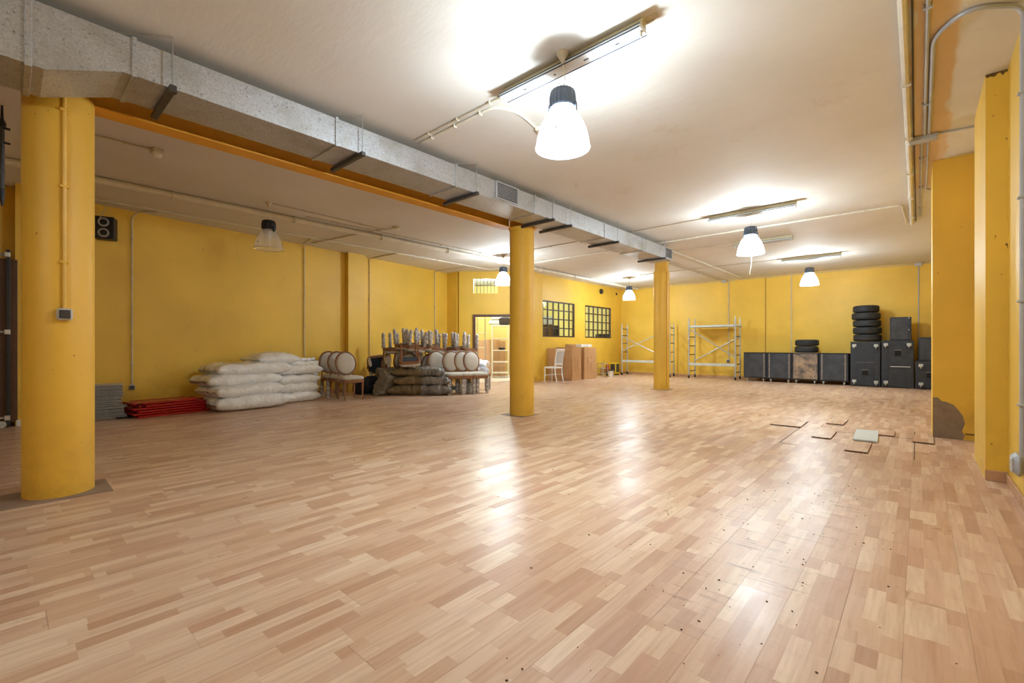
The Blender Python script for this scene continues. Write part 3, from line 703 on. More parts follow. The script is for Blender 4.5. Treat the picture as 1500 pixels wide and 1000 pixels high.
for lab, y, z0, yy in (('wall conduit nearest the loudspeaker, ending in a dark socket', 1.463, .47, 1.75), ('wall conduit left of the three oval chairs', 4.60, .45, 4.4),
                       ('wall conduit between the oval chairs and the chair pile', 6.42, .6, 6.55), ('wall conduit behind the chair pile in the corner', 8.86, .5, 9.0)):
    x = LWX(y) + .022
    pipe(lab, [(x, y, z0), (x, y, ZC - .1 if y < 2 else ZC - .05), (x + .1, y + (yy - y) * .3, Z1), (-9.72 if y > 2 else x + .3, yy, Z1)], .012, 'ceil_pipe', .1, 4, group='conduits down the left wall')
def socket(x, y, z, label, nx=1, ny=0, s=.085):
    t = thing('wall_socket', label, 'socket', (x, y, z), math.atan2(ny, nx))
    MB().box((.02, 0, 0), (.04, s, s), 0, .012).build('box', M['socket'], t)
    MB().box((.043, 0, 0), (.012, s * .72, s * .72), 0, .008).build('cover', M['socket_dark'], t)
socket(LWX(1.463) + .002, 1.463, .43, 'dark socket at the foot of the wall conduit above the red stack')
o = thing('wall_socket', 'grey socket box low on the right wall near the pilaster', 'socket', (XR, 4.84, .30))
MB().box((-.03, 0, 0), (.06, .2, .15), 0, .03).build('box', M['grey_pipe'], o, True); MB().box((-.062, -.03, 0), (.01, .1, .1), 0, .006).build('cover', M['socket'], o)
yb = YB - .012
pipe('thin grey conduit along the top of the far wall', [(-9.0, yb, ZC - .035), (.4, yb, ZC - .035)], .009, 'grey_pipe', clips=8)
def bx(x): return on_y(YB, x, 480).x
pipe('grey conduit down the far wall to the socket inside the scaffold', [(bx(1067.5), yb - .004, .62), (bx(1067.5), yb - .004, ZC - .05)], .016, 'ceil_pipe', clips=3, group='conduits down the far wall')
pipe('brown line down the far wall left of the two tyres', [(bx(1121.5), yb, .9), (bx(1121.5), yb, ZC - .05)], .008, 'brown_pipe', group='conduits down the far wall')
pipe('pale conduit down the far wall behind the two tyres', [(bx(1159.5), yb, .9), (bx(1159.5), yb, ZC - .05)], .015, 'ceil_pipe', clips=2, group='conduits down the far wall')
pipe('grey conduit down the far wall behind the small crate', [(bx(1345.5), yb, .6), (bx(1345.5), yb, ZC - .05)], .013, 'grey_pipe', clips=3, group='conduits down the far wall')
socket(bx(1067), YB - .002, .60, 'dark socket low on the far wall seen inside the scaffold', 0, -1, .11)
for x, lab in ((1061, 'grey junction box at the top of the far wall above the scaffold'), (1345, 'grey junction box at the top of the far wall near the cement patch pier')):
    o = MB().box((bx(x), YB - .035, ZC - .06), (.16, .06, .09), 0, .01).build('junction_box', M['socket']); tag(o, lab, 'junction box')
pipe('thin brown pipe up the far column edge', [(-4.86, 11.44, .1), (-4.86, 11.44, 3.05)], .008, 'brown_pipe')
def detector(x, y, label, s=.1, rnd=False):
    t = thing('ceiling_detector', label, 'detector', (x, y, ZC), .2)
    if not rnd: MB().box((0, 0, -.03), (s * 1.1, s * 1.1, .06), 0, .008).build('base', M['ceil_pipe'], t)
    else: MB().lathe([(.085, 0), (.08, -.025)], 20).build('base', M['ceil_pipe'], t, True)
    MB().lathe([(s * .5, -.058 if not rnd else -.025), (s * .48, -.085 if not rnd else -.045), (s * .3, -.1 if not rnd else -.055)], 20).build('sensor', M['white'], t, True)
detector(-6.70, 1.2, 'square smoke detector on the ceiling right of the near column')
detector(-7.62, 5.12, 'round detector on the ceiling at the end of the unlit lamp conduit', .13, True)
o = MB().tube([(-3.62, 5.42 + .03 * math.sin(a), ZC - .05 + .04 * math.cos(a)) for a in [k * PI / 8 for k in range(16)]], .0025, 5, True).build('ceiling_hook', M['rod'], None, True); tag(o, 'small wire ring hanging from the ceiling under the nearest lamp', 'hook')
o = MB().tube(arc_path([(-10.02, 1.02, 2.9), (-9.85, 1.0, 3.15), (-9.5, 1.08, 3.36), (-9.35, 1.16, 3.47)], .1), .005, 6).build('speaker_cable', M['wire'], None, True); tag(o, 'cable hanging in front of the loudspeaker from the ceiling', 'cable')

# ---------------------------------------------------------------- loudspeaker, round speaker, hanging tube, rack
sx = LWX(1.15)
t = thing('loudspeaker', 'black two cone loudspeaker high on the left wall', 'loudspeaker', (sx + .17, 1.10, 3.06), -.35)
MB().box((0, 0, 0), (.2, .26, .36), 0, .008).build('cabinet', M['black'], t)
for z in (.085, -.085):
    c = MB().lathe([(.072, .1), (.072, .108), (.052, .112), (.05, .104), (.03, .09), (.012, .1)], 24, ax='X', c=(0, 0, z), cap=True).build('speaker_cone', M['grille'], t, True)
    MB().lathe([(.046, .1085), (.02, .1125), (.004, .1145)], 20, ax='X', c=(0, 0, z)).build('dust_cap', M['black'], c, True)
MB().box((-.12, 0, 0), (.08, .05, .05), 0, .006).build('bracket', M['galv_dark'], t)
t = thing('wall_speaker', 'round black speaker high on the wall right of the windows', 'loudspeaker', (XW + .02, 15.37, 3.24))
MB().lathe([(.10, -.018), (.10, .03), (.085, .05)], 28, ax='X').build('body', M['black'], t, True); MB().lathe([(.07, .045), (.03, .053)], 24, ax='X').build('grille', M['socket_dark'], t, True)
t = thing('wall_sensor', 'tiny dark sensor high in the far left corner', 'sensor', (XW + .03, 16.55, 3.24)); MB().box((0, 0, 0), (.05, .06, .1), 0, .01).build('body', M['wood_dark'], t); MB().box((.028, 0, -.01), (.012, .04, .05), 0, .004).build('lens', M['black'], t)
hp = on_z(3, 180, 3.30)
t = thing('hanging_pole', 'dark grey pole hanging from the ceiling at the left picture edge', 'pole', (hp.x, hp.y, 0))
MB().lathe([(.018, 2.66), (.018, 3.28)], 12).build('tube', M['galv_dark'], t, True); MB().lathe([(.027, 3.26), (.03, 3.3), (.012, 3.34), (.008, 3.469)], 12).build('top_mount', M['black'], t, True)
MB().lathe([(.008, 2.5), (.02, 2.6), (.02, 2.67)], 12).build('end_cap', M['black'], t, True)
for z in (3.25, 3.11): MB().box((.01, .03, z), (.014, .05, .02), 0, .003).build('clamp_screw', M['black'], t)
rb = on_z(12, 626, 0)
t = thing('garment_rack', 'tall dark rack with boards and silver clamps behind the near column', 'rack', (rb.x - .02, rb.y - .06, 0), 0)
for yy in (-.75, .06): MB().box((.03, yy, 1.26), (.05, .04, 2.46), 0, .005).build('post', M['black'], t)
for z in (.14, 1.34, 2.42): 
    MB().tube([(.03, -.75, z), (.03, .08, z)], .018, 8).build('cross_bar', M['scaf'], t, True)
    MB().box((.06, .05, z), (.04, .06, .07), 0, .008).build('clamp', M['scaf'], t)
for yy in (-.7, 0): MB().lathe([(.045, -.015), (.05, 0), (.045, .015)], 16, ax='X', c=(.04, yy, .05)).build('wheel', M['caster'], t, True)
MB().box((-.05, -.3, 1.22), (.03, .9, 2.3), 0, .004).build('board', M['brown_board'], t); MB().box((-.10, -.36, 1.2), (.03, .9, 2.36), 0, .004).build('board', M['black'], t)

# ---------------------------------------------------------------- windows, transom, door
def xwindow(name, y0, y1, z0, z1, nx, nz, label):
    w = thing(name, label, 'window', (XW, (y0 + y1) / 2, z0), 0, None, 'structure'); W = y1 - y0; H = z1 - z0; X = -.04; b = .045
    for yy in (-W / 2 + b / 2, W / 2 - b / 2): MB().box((X, yy, H / 2), (.07, b, H), 0, .004).build('frame_stile', M['win_frame'], w)
    for zz in (b / 2, H - b / 2): MB().box((X, 0, zz), (.07, W - 2 * b, b), 0, .004).build('frame_rail', M['win_frame'], w)
    for i in range(1, nx): MB().box((X + .004, -W / 2 + W * i / nx, H / 2), (.045, .034, H - 2 * b), 0, .003).build('mullion', M['win_frame'], w)
    for j in range(1, nz): MB().box((X + .008, 0, H * j / nz), (.045, W - 2 * b, .034), 0, .003).build('glazing_bar', M['win_frame'], w)
    for i in range(nx):
        for j in range(nz):
            MB().box((X - .015, -W / 2 + W * (i + .5) / nx, H * (j + .5) / nz), (.004, W / nx - .036, H / nz - .036)).build('pane', M['glass'], w)
xwindow('window_1', *W1, *WZ, 6, 4, 'dark barred interior window nearer the middle column')
xwindow('window_2', *W2, *WZ, 6, 4, 'dark barred interior window nearer the far left corner')
da = math.atan2(D1[1] - D0[1], D1[0] - D0[0])
w3 = thing('window_3', 'small barred window above the doorway', 'window', (D0[0], D0[1], 0), da, None, 'structure')
for i in range(1, 7): MB().box((.22 + .76 * i / 7, .06, 3.015), (.014, .014, .47)).build('bar', M['win_frame'], w3)
MB().box((.60, .066, 3.03), (.76, .014, .014)).build('cross_bar', M['win_frame'], w3)
for j in range(7): MB().box((.22 + .76 * (j + .5) / 7, .085, 3.015), (.1, .004, .46)).build('pane', M['glass'], w3)
d1 = thing('door_1', 'open doorway with a brown frame at the back left', 'door', (D0[0], D0[1], 0), da, None, 'structure')
for x in (.245, 1.495): MB().box((x, .03, 1.06), (.07, .2, 2.12), 0, .005).build('door_jamb', M['wood_dark'], d1)
MB().box((.87, .03, 2.085), (1.18, .2, .07), 0, .005).build('door_head', M['wood_dark'], d1)

# store room contents: rack, boards, bags
def dsp(d, px): return (d * F2.x + (px - 750) / 665 * d * R2.x, d * F2.y + (px - 750) / 665 * d * R2.y)
def zat(d, py): return 1.15 + (506 - py) * d / 665
def rack(label, d, pxs, shelves, top, dd=.45):
    x0, y0 = dsp(d, pxs[0]); t = thing('store_rack', label, 'shelving', (x0, y0, 0), TH); W = (pxs[-1] - pxs[0]) * d / 665
    for k in (0, 1):
        for x in (0, W): MB().box((x, k * dd, top / 2), (.035, .035, top), 0, .004).build('post', M['rack_white'], t)
    for z in shelves: MB().box((W / 2, dd / 2, z), (W, dd, .035), 0, .004).build('shelf', M['rack_white'], t)
    return t
d = 16.3
rack('white metal rack seen through the doorway', d, (720.8, 744.5), [zat(d, y) for y in (477, 496, 513, 530, 546)], zat(d, 476))
lx, ly = dsp(15.6, 699)
t = thing('ladder_rack', 'pale ladder frame just inside the doorway on the left', 'ladder', (lx, ly, 0), TH)
for x in (0, .27): MB().box((x, 0, 1.07), (.03, .03, 2.14), 0, .004).build('rail', M['scaf'], t)
for y in (467, 488, 509, 530): MB().box((.135, 0, zat(15.6, y)), (.24, .035, .03), 0, .004).build('rung', M['rack_white'], t)
for i, (px, wd, top, dd) in enumerate(((706, 9, 498, 17.0), (715, 9, 497, 17.1), (726, 12, 496, 17.3), (736, 9, 499, 17.2), (700, 6, 498, 17.4))):
    x, y = dsp(dd, px); h = zat(dd, top); lab = ('wide', 'tall narrow', 'broad', 'right hand', 'leftmost')[i]
    o = MB().box((0, 0, h / 2), (wd * dd / 665, .05, h), 0, .004).build('peach_board', M['pink_board']); o.location = (x, y, 0); o.rotation_euler = (0, 0, TH)
    tag(o, lab + ' peach board leaning upright in the store room', 'board', 'boards in the store room')

for i, (px, d_, z0, w_, h_, m, lab) in enumerate(((799, 16.6, 0, .5, 1.9, 'brown_board', 'tall brown cupboard behind the left part of the window nearer the middle column'), (800, 16.5, 1.905, .42, .3, 'blue_film', 'pale blue bundle on the tall brown cupboard in the store room'),
        (814, 17.2, 0, .5, 1.35, 'card', 'tall brown carton in the store room behind the first window'), (813, 17.1, 1.355, .3, .55, 'black', 'dark box on the tall carton in the store room'), (884, 18.4, 0, .6, 1.62, 'black', 'dark shape low behind the second window'))):
    x, y = dsp(d_, px); o = MB().box((0, 0, h_ / 2), (w_, .4, h_), 0, .02).build(('cupboard', 'film_bundle', 'carton', 'dark_box', 'dark_box')[i], M[m]); o.location = (x, y, z0); o.rotation_euler = (0, 0, TH); tag(o, lab, 'storage')
for px, z, m, lab in ((724, zat(16.3, 476) + .09, 'blue_film', 'blue and white film bundle on top of the store rack'), (727, zat(16.3, 476) + .26, 'blue_film', 'upper blue and white film bundle above the store rack'), (739, zat(16.3, 476) + .15, 'socket_dark', 'dark grey sack hanging at the top of the store rack')):
    x, y = dsp(16.45, px); o = MB().box((0, 0, 0), (.42, .3, .16 if m == 'blue_film' else .28), 0, .05).build('film_bundle' if m == 'blue_film' else 'grey_sack', M[m]); o.location = (x, y, z); o.rotation_euler = (0, 0, TH + .1); tag(o, lab, 'bundle')
x, y = dsp(16.4, 735); o = MB().box((0, 0, 0), (.2, .2, .08), 0, .03).build('black_hat', M['black']); o.location = (x, y, zat(16.3, 513) + .06); tag(o, 'small dark cap on the middle shelf of the store rack', 'bundle')  # a dark cap lying on the shelf, built as a rounded block

# ---------------------------------------------------------------- bags
def pillow(L, W, H, seed, name, mat, parent=None, u0=-1, u1=1, rough=.018, puff=1.0, ex=6, lab=None, nx=44, ny=26, ears=.0):
    mb = MB(); off = Vector((seed * 3.7, seed * 1.3, seed)); rings = []
    for i in range(nx + 1):
        u = u0 + (u1 - u0) * i / nx; ring = []
        for sgn in (1, -1):
            for j in range(ny + 1):
                v = -1 + 2 * j / ny
                if sgn < 0: v = -v
                if sgn < 0 and j in (0, ny): continue
                e = max(0.0, (1 - abs(u) ** ex)) ** (.45 if ex > 4 else .7) * max(0.0, (1 - abs(v) ** ex)) ** (.45 if ex > 4 else .7)
                x = u * L / 2 * (1 - ears * (1 - abs(v)) * abs(u) ** 6); y = v * W / 2 * (1 - ears * (1 - abs(u)) * abs(v) ** 6 * .6)
                z = sgn * H / 2 * e * puff
                p = Vector((x, y, z)); n = noise.noise_vector(p * 4 + off) * rough * 1.2 + noise.noise_vector(Vector((p.x * 16, p.y * 7, p.z * 7)) + off) * rough * .7
                p += Vector((n.x, n.y, n.z * (1 if sgn > 0 else .4))); ring.append(p)
        rings.append(ring)
    mb.ring_solid(rings, True, True)
    return mb.build(name, mat, parent, smooth='all', label=lab)
def bag(label, c, L, W, H, rz, seed, rot=None, mat='bag_white', group='white plastic wrapped bags', rough=.02, ex=6):
    t = thing('stuffed_bag', label, 'bag', c, rz, group)
    if rot is not None: t.rotation_euler = rot
    pillow(L, W, H, seed, 'filling', M[mat], t, rough=rough, ex=ex)
    mb = MB(); n = 14; rr = []                               # the crumpled free end of the film
    for k, (x, s) in enumerate(((L / 2 - .06, .8), (L / 2 - .01, .72), (L / 2 + .05, .8))):
        rr.append([(x + .012 * math.sin(j * 2.3 + seed), W / 2 * s * (-1 + 2 * j / n), .014 * math.sin(j * 1.9 + k + seed)) for j in range(n + 1)])
    v = [p for r in rr for p in r]; f = [(k * (n + 1) + j, k * (n + 1) + j + 1, (k + 1) * (n + 1) + j + 1, (k + 1) * (n + 1) + j) for k in (0, 1) for j in range(n)]
    mb.add(v, f); e = mb.build('film_end', M[mat], t, smooth='all'); md = e.modifiers.new('thick', 'SOLIDIFY'); md.thickness = .004
    return t
wa = math.atan2(1, -.14)     # direction of the left wall
A = wa
bag('bottom white bag of the front stack, lying on the floor beside the red stack', (-9.30, 2.98, .135), 1.25, .9, .27, A - .08, 1)
bag('second white bag from the floor in the front stack', (-9.34, 2.93, .345), 1.2, .88, .24, A + .02, 2)
bag('third white bag from the floor in the front stack, jutting left', (-9.48, 2.92, .53), 1.36, .76, .235, A + .05, 3)
bag('fourth white bag from the floor in the front stack, just under the top pillow', (-9.52, 3.08, .715), 1.4, .74, .235, A + .06, 4)
bag('white bag lying on the very top of both stacks', (-9.74, 3.60, .885), .92, .66, .29, A + .05, 5, rough=.014, ex=3)
bag('bottom white bag of the rear stack, beside the upright bag', (-9.72, 3.98, .105), .9, .75, .21, A, 6)
bag('second white bag from the floor in the rear stack', (-9.76, 3.96, .285), .9, .75, .21, A - .04, 7)
bag('third white bag from the floor in the rear stack', (-9.8, 3.98, .465), .95, .75, .21, A + .04, 8)
bag('topmost white bag of the rear stack, under the pillow', (-9.84, 4.02, .655), 1.05, .75, .22, A + .02, 9)
bag('white bag standing upright against the rear stack, left of the oval chairs', (-9.85, 4.24, .42), .84, .80, .26, 0, 10, rot=(0, -PI / 2 + .12, .25), rough=.03)
def brown_bag(label, c, L, W, H, rz, seed):
    t = thing('stuffed_bag', label, 'bag', c, rz, 'brown bags in clear film')
    pillow(L, W, H, seed, 'cloth', M['bag_brown'], t, -1, .05, rough=.028); pillow(L, W * 1.02, H * 1.02, seed, 'clear_film', M['bag_grey'], t, -.02, 1, rough=.034, ears=.25)
bb = on_z(618, 579); ba = math.atan2(*(lambda v: (v.y, v.x))(on_z(672, 579) - on_z(566, 579)))
bcx, bcy = bb.x - .26, bb.y + .22
brown_bag('bottom brown bag of the stack, its clear plastic end spread on the floor', (bcx, bcy, .12), 1.58, .78, .24, ba, 21)
brown_bag('middle brown bag of the stack in front of the chair pile', (bcx + .03, bcy + .02, .335), 1.36, .74, .21, ba + .03, 22)
brown_bag('top brown bag of the stack in front of the chair pile', (bcx - .03, bcy, .53), 1.24, .72, .2, ba - .02, 23)

# ---------------------------------------------------------------- oval back chairs
def oval_pts(rx, rz, n=28, tilt=.16, cz=.765, cx=-.235):
    return [Vector((cx - math.sin(tilt) * rz * math.sin(a), rx * math.cos(a), cz + rz * math.cos(tilt) * math.sin(a))) for a in [2 * PI * k / n for k in range(n)]]
CM = {}
mb = MB(); n = 30; prof = [(.0, .428), (.93, .428), (1.0, .445), (.985, .475), (.90, .498), (.6, .512), (.0, .516)]
def seat_ring(s, z):
    r = []
    for k in range(n):
        a = 2 * PI * k / n; c, q = math.cos(a), math.sin(a); e = 4.0
        x = .235 * s * math.copysign(abs(c) ** (2 / e), c); y = (.235 + .02 * c) * s * math.copysign(abs(q) ** (2 / e), q); r.append((x, y, z))
    return r
CM['seat'] = MB().ring_solid([seat_ring(max(s, .02), z) for s, z in prof]).mesh('seat', 'all')
CM['apron'] = MB().ring_solid([seat_ring(.99, .432), seat_ring(1.02, .428), seat_ring(1.02, .375), seat_ring(.97, .368), seat_ring(.97, .37)]).mesh('seat_frame', True)
CM['under'] = MB().ring_solid([seat_ring(.86, .366), seat_ring(.86, .362)]).mesh('underside_cloth')
CM['leg'] = MB().lathe([(.024, .40), (.026, .372), (.019, .362), (.025, .35), (.023, .30), (.013, .06), (.017, .05), (.012, .03), (.012, 0)], 12).mesh('leg', True)
CM['wrap'] = MB().lathe([(.03, .365), (.047, .35), (.04, .28), (.046, .21), (.037, .14), (.044, .08), (.036, .02), (.03, -.01)], 12).mesh('bubble_wrap', 'all')
CM['ring'] = MB().tube(oval_pts(.22, .25), .024, 8, True, rx=.017).mesh('back_frame', True)
mb = MB(); P = oval_pts(.205, .232); ctr = Vector((-.235, 0, .765)); nrm = Vector((math.cos(.16), 0, math.sin(.16)))
mb.ring_solid([[ctr + (p - ctr) * s + nrm * h for p in P] for s, h in ((1, -.012), (.99, .016), (.85, .032), (.45, .042), (.05, .044))])
CM['pad'] = mb.mesh('back_pad', 'all')
CM['post'] = MB().tube([(-.2, .0, .40), (-.205, .0, .47), (-.212, -.005, .56), (-.225, -.02, .64)], [.021, .019, .016, .014], 8).mesh('back_post', True)
for k, m in (('seat', 'chair_fabric'), ('apron', 'chair_wood'), ('under', 'chair_under'), ('leg', 'chair_wood'), ('wrap', 'wrap'), ('ring', 'chair_wood'), ('pad', 'chair_fabric'), ('post', 'chair_wood')): setm(CM[k], M[m])
def oval_chair(label, wrapped, group):
    t = thing('dining_chair', label, 'chair', group=group)
    link('seat', CM['seat'], t); link('seat_frame', CM['apron'], t); link('underside_cloth', CM['under'], t, 'dark cloth under the seat')
    for x, y in ((.19, .19), (.19, -.19), (-.2, .17), (-.2, -.17)):
        l = link('leg', CM['leg'], t); l.location = (x, y, 0)
        if wrapped: link('bubble_wrap', CM['wrap'], l)
    for sy in (1, -1):
        q = link('back_post', CM['post'], t); q.location = (0, .165 * sy, 0); q.scale = (1, sy, 1)
    link('back_frame', CM['ring'], t); link('back_pad', CM['pad'], t)
    return t
G1, G2 = 'oval back chairs in a row by the white bags', 'oval back chairs in the pile'
ch = oval_chair('front oval back chair of the row of three, nearest the camera', False, G1); ch.location = (-9.04, 4.92, 0); ch.rotation_euler = (0, 0, -.1)
dup(ch, (-9.50, 4.98, 0), -.06, 'middle oval back chair of the row of three, partly hidden')
cw = oval_chair('oval back chair at the very back of the row of three, its legs wrapped', True, G1); cw.location = (-9.92, 4.98, 0); cw.rotation_euler = (0, 0, -.08)
def up_chair(px, X, label, rz=0, dz=0.0):
    p = on_x(X - .24, px, 528); return dup(cw, (X, p.y, dz), rz, label, G2)
up_chair(635, -8.55, 'upright oval chair left in the front line of the pile, behind the brown bags', -.35)
up_chair(656, -8.25, 'upright oval chair mid front line of the pile, just right of the brown bags', -.4)
up_chair(674, -8.12, 'upright oval chair second from the right in the front line of the pile', -.3)
up_chair(688, -8.02, 'rightmost upright oval chair of the pile, next to the doorway', -.2)
up_chair(608, -9.35, 'upright oval chair behind the chair with the dark underside, its right one', .02, .08)
up_chair(589, -9.45, 'upright oval chair behind the chair with the dark underside, its left one', -.04, .08)
def inv_chair(px, X, label, rz=0, z=1.49, tilt=0):
    p = on_x(X, px, 490); o = dup(cw, (X, p.y, z), 0, label, G2); o.rotation_euler = (PI + tilt, 0, rz); return o
inv_chair(577, -9.75, 'leftmost upside down chair on top of the pile, its seat jutting left', .5, 1.46, .05)
inv_chair(594, -9.35, 'second upside down chair from the left on top of the pile', .3, 1.56, .1)
inv_chair(609, -9.15, 'third upside down chair from the left on top of the pile', -.25, 1.49, -.12)
inv_chair(624, -9.1, 'fourth upside down chair from the left on top of the pile', .45, 1.53, .09)
inv_chair(639, -9.0, 'fifth upside down chair from the left on top of the pile', -.3, 1.46, -.1)
inv_chair(665, -8.85, 'upside down chair second from the right on top of the pile, two leg bunches', .15, 1.48, .07)
inv_chair(684, -8.7, 'rightmost upside down chair on top of the pile, beside the doorway', -.2, 1.44, -.05)
p = on_x(-8.8, 599, 500); o = dup(ch, (-8.8, p.y, 1.19), 0, 'plain legged upside down chair showing its dark underside above the brown bags', G2); o.rotation_euler = (PI + .05, .2, -.55)
pq = on_z(562, 578); o = dup(cw, (pq.x - .35, pq.y + .1, .52), 0, 'overturned chair leaning on a sack at the left end of the pile, dark underside showing', G2); o.rotation_euler = (.25, -1.15, -.7)
# sacks left of the pile
ps = on_z(566, 579)
def sack(label, c, L, W, H, rot, seed, mat):
    t = thing('sack', label, 'sack', c); t.rotation_euler = rot; pillow(L, W, H, seed, 'filling', M[mat], t, rough=.035, ears=.3); return t
sack('grey brown sack leaning at the left foot of the chair pile', (ps.x - .12, ps.y + .08, .27), .62, .55, .3, (0, -1.1, .4), 31, 'bag_cloth')
sack('dark navy sack on the floor just right of the three oval chairs', (ps.x - .65, ps.y - .1, .2), .5, .5, .36, (0, -.5, .3), 32, 'navy')
sack('grey brown sack behind the navy sack at the left of the pile', (ps.x - .55, ps.y + .3, .32), .7, .5, .36, (0, -1.0, -.2), 33, 'bag_cloth')
pw = on_z(691, 576)
for k, lab in enumerate(('bottom', 'second lowest', 'second highest', 'top')):
    o = MB().box((0, 0, 0), (.34, .3, .055), 0, .006).build('shelf_board', M['white']); o.location = (pw.x - .25, pw.y + .15, .03 + k * .062); o.rotation_euler = (0, 0, .1 * (k % 2))
    tag(o, lab + ' white panel of the small stack under the rightmost chair', 'panel', 'white panels under the chairs')
pz = on_z(706, 573)
sack('crumpled white plastic bundle at the right end of the pile by the doorway', (pz.x - .3, pz.y + .3, .66), .34, .3, .18, (.2, .3, .4), 34, 'bag_white')
sack('blue and white film bundle below the white bundle by the doorway', (pz.x - .2, pz.y + .2, .5), .32, .2, .16, (0, .1, .9), 35, 'blue_film')
t = thing('support_box', 'low wooden bench under the right end of the chair pile', 'bench', (pz.x - .3, pz.y + .28, 0), .4)
MB().box((0, 0, .40), (.4, .34, .04), 0, .006).build('top', M['chair_wood'], t)
for sx in (-1, 1):
    for sy in (-1, 1): MB().box((sx * .17, sy * .14, .19), (.04, .04, .38), 0, .005).build('leg', M['wrap'], t)

# ---------------------------------------------------------------- grey mesh panels and red frames by the left wall
random.seed(5); gp = MB().box((0, 0, 0), (.5, .92, .012), 0, .003).mesh('panel'); setm(gp, M['alu'])
ORD = 'bottom second third fourth fifth sixth seventh eighth ninth tenth eleventh twelfth thirteenth fourteenth fifteenth sixteenth seventeenth eighteenth nineteenth twentieth'.split() + ['twenty-' + q for q in 'first second third fourth'.split()] + ['topmost']
for i in range(25):
    o = link('mesh_panel', gp); dx, dy = random.uniform(-.02, .02), random.uniform(-.026, .026) + (.05 if i < 9 else 0)
    o.location = (-9.69 + dx, .80 + dy, .0125 + i * .0215); o.rotation_euler = (random.uniform(-.006, .006), 0, -.1 + random.uniform(-.015, .015))
    tag(o, (ORD[i] + ' thin silver mesh panel of the flat stack' if i in (0, 24) else 'thin silver mesh panel, ' + ORD[i] + ' from the bottom of the flat stack') + ' beside the red frames', 'panel', 'stack of silver mesh panels')
ra, rb2 = on_z(205, 613), on_z(301, 602); rd = (rb2 - ra); rang = math.atan2(rd.y, rd.x); rl = rd.length + .1
nv = Vector((-rd.y, rd.x, 0)).normalized()
labs = ('bottom', 'second from bottom', 'third from bottom', 'fourth from bottom', 'fifth from bottom', 'top')
for i in range(6):
    c = (ra + rb2) / 2 + nv * (.28 + .015 * (i % 2)) + rd.normalized() * (-.02 if i % 2 else .03)
    t = thing('folded_frame', 'red folded frame, ' + labs[i] + ' of the low red stack', 'frame', (c.x, c.y, .018 + i * .041), rang + .015 * (-1) ** i, 'stack of red folded frames')
    for sy in (-1, 1): MB().box((0, sy * .24, 0), (rl - .05 * i * (i > 3), .045, .034), 0, .008).build('side_rail', M['red'], t)
    for sx in (-1, 0, 1): MB().box((sx * rl * .46, 0, 0), (.04, .44, .03), 0, .006).build('cross_rail', M['red'], t)
    MB().box((0, 0, .002), (rl * .88, .43, .014), 0, .004).build('panel', M['red'], t)
o = MB().box((0, 0, .012), (.34, .1, .022), 0, .006).build('dark_bar', M['black']); q = on_z(190, 611.5); o.location = (q.x, q.y, .002); o.rotation_euler = (0, 0, rang)
tag(o, 'short dark bar on the floor at the left end of the red stack', 'bar')

# ---------------------------------------------------------------- cardboard boxes, white chair, machines by the window wall
def carton(label, x0, x1, y0, y1, h, prints=True):
    t = thing('cardboard_box', label, 'box', ((x0 + x1) / 2, (y0 + y1) / 2, 0)); W, D = x1 - x0, y1 - y0
    MB().box((0, 0, h / 2), (W, D, h), 0, .006).build('body', M['card'], t)
    for sx in (-1, 1): MB().box((sx * W / 4, 0, h + .003), (W / 2 - .006, D - .004, .005)).build('flap', M['card'], t)
    if prints:
        mb = MB(); random.seed(int(y0 * 10))
        for cy in (-.11, .03):
            for k in range(11):
                if random.random() < .12: continue
                z = h * .3 + k * .042; w_ = random.uniform(.03, .085)
                for q in range(2): mb.box((W / 2 + .001, cy * D / .5 + q * w_ * .55 - w_ * .2, z + random.uniform(-.006, .006)), (.002, w_ * .4, random.uniform(.01, .024)), rot=Matrix.Rotation(random.uniform(-.5, .5), 4, 'X'))
        o = mb.build('printed_lines', M['ink'], t); o['kind'] = 'stuff'
    return t
carton('tall brown cardboard box behind the white chair', -9.12, -8.44, 12.40, 12.93, 1.09)
carton('tall brown cardboard box right of the one behind the white chair', -9.10, -8.43, 13.10, 13.86, 1.08)
carton('narrow brown cardboard box against the wall, left of the white chair', -9.13, -8.80, 11.96, 12.37, 1.06, False)
for i, (x, y, w_, d_, m, lab) in enumerate(((-8.75, 12.75, .3, .22, 'card', 'small brown packet lying on the tall box behind the white chair'), (-8.70, 13.32, .24, .36, 'white', 'white packet lying on the right hand tall box'), (-8.72, 13.70, .24, .28, 'white', 'second white packet lying on the right hand tall box, nearer the window'))):
    o = MB().box((0, 0, .05), (w_, d_, .1), 0, .008).build('packet', M[m]); o.location = (x, y, 1.098); tag(o, lab, 'packet')
t = thing('side_chair', 'white wooden chair with cane back in front of the cardboard boxes', 'chair', (-8.62, 11.60, 0), PI)
MB().ring_solid([[(x * s, y * s, z) for x, y in ((.2, .2), (.22, .1), (.22, -.1), (.2, -.2), (-.2, -.19), (-.2, .19))] for s, z in ((.97, .43), (1.03, .44), (1.03, .465), (.95, .485))]).build('seat', M['white_wood'], t)
for sy in (-1, 1):
    MB().tube([(.19, sy * .185, .43), (.195, sy * .19, .2), (.2, sy * .19, 0)], [.022, .018, .014], 8).build('leg', M['white_wood'], t, True)
    MB().tube([(-.27, sy * .175, 0), (-.215, sy * .18, .22), (-.195, sy * .185, .45), (-.225, sy * .19, .75), (-.29, sy * .195, 1.04)], [.016, .02, .023, .021, .018], 8).build('rear_post', M['white_wood'], t, True)
    MB().tube([(.195, sy * .185, .22), (-.21, sy * .18, .25)], .011, 6).build('stretcher', M['white_wood'], t, True)
MB().tube([(0, -.18, .235), (0, .18, .235)], .011, 6).build('stretcher', M['white_wood'], t, True)
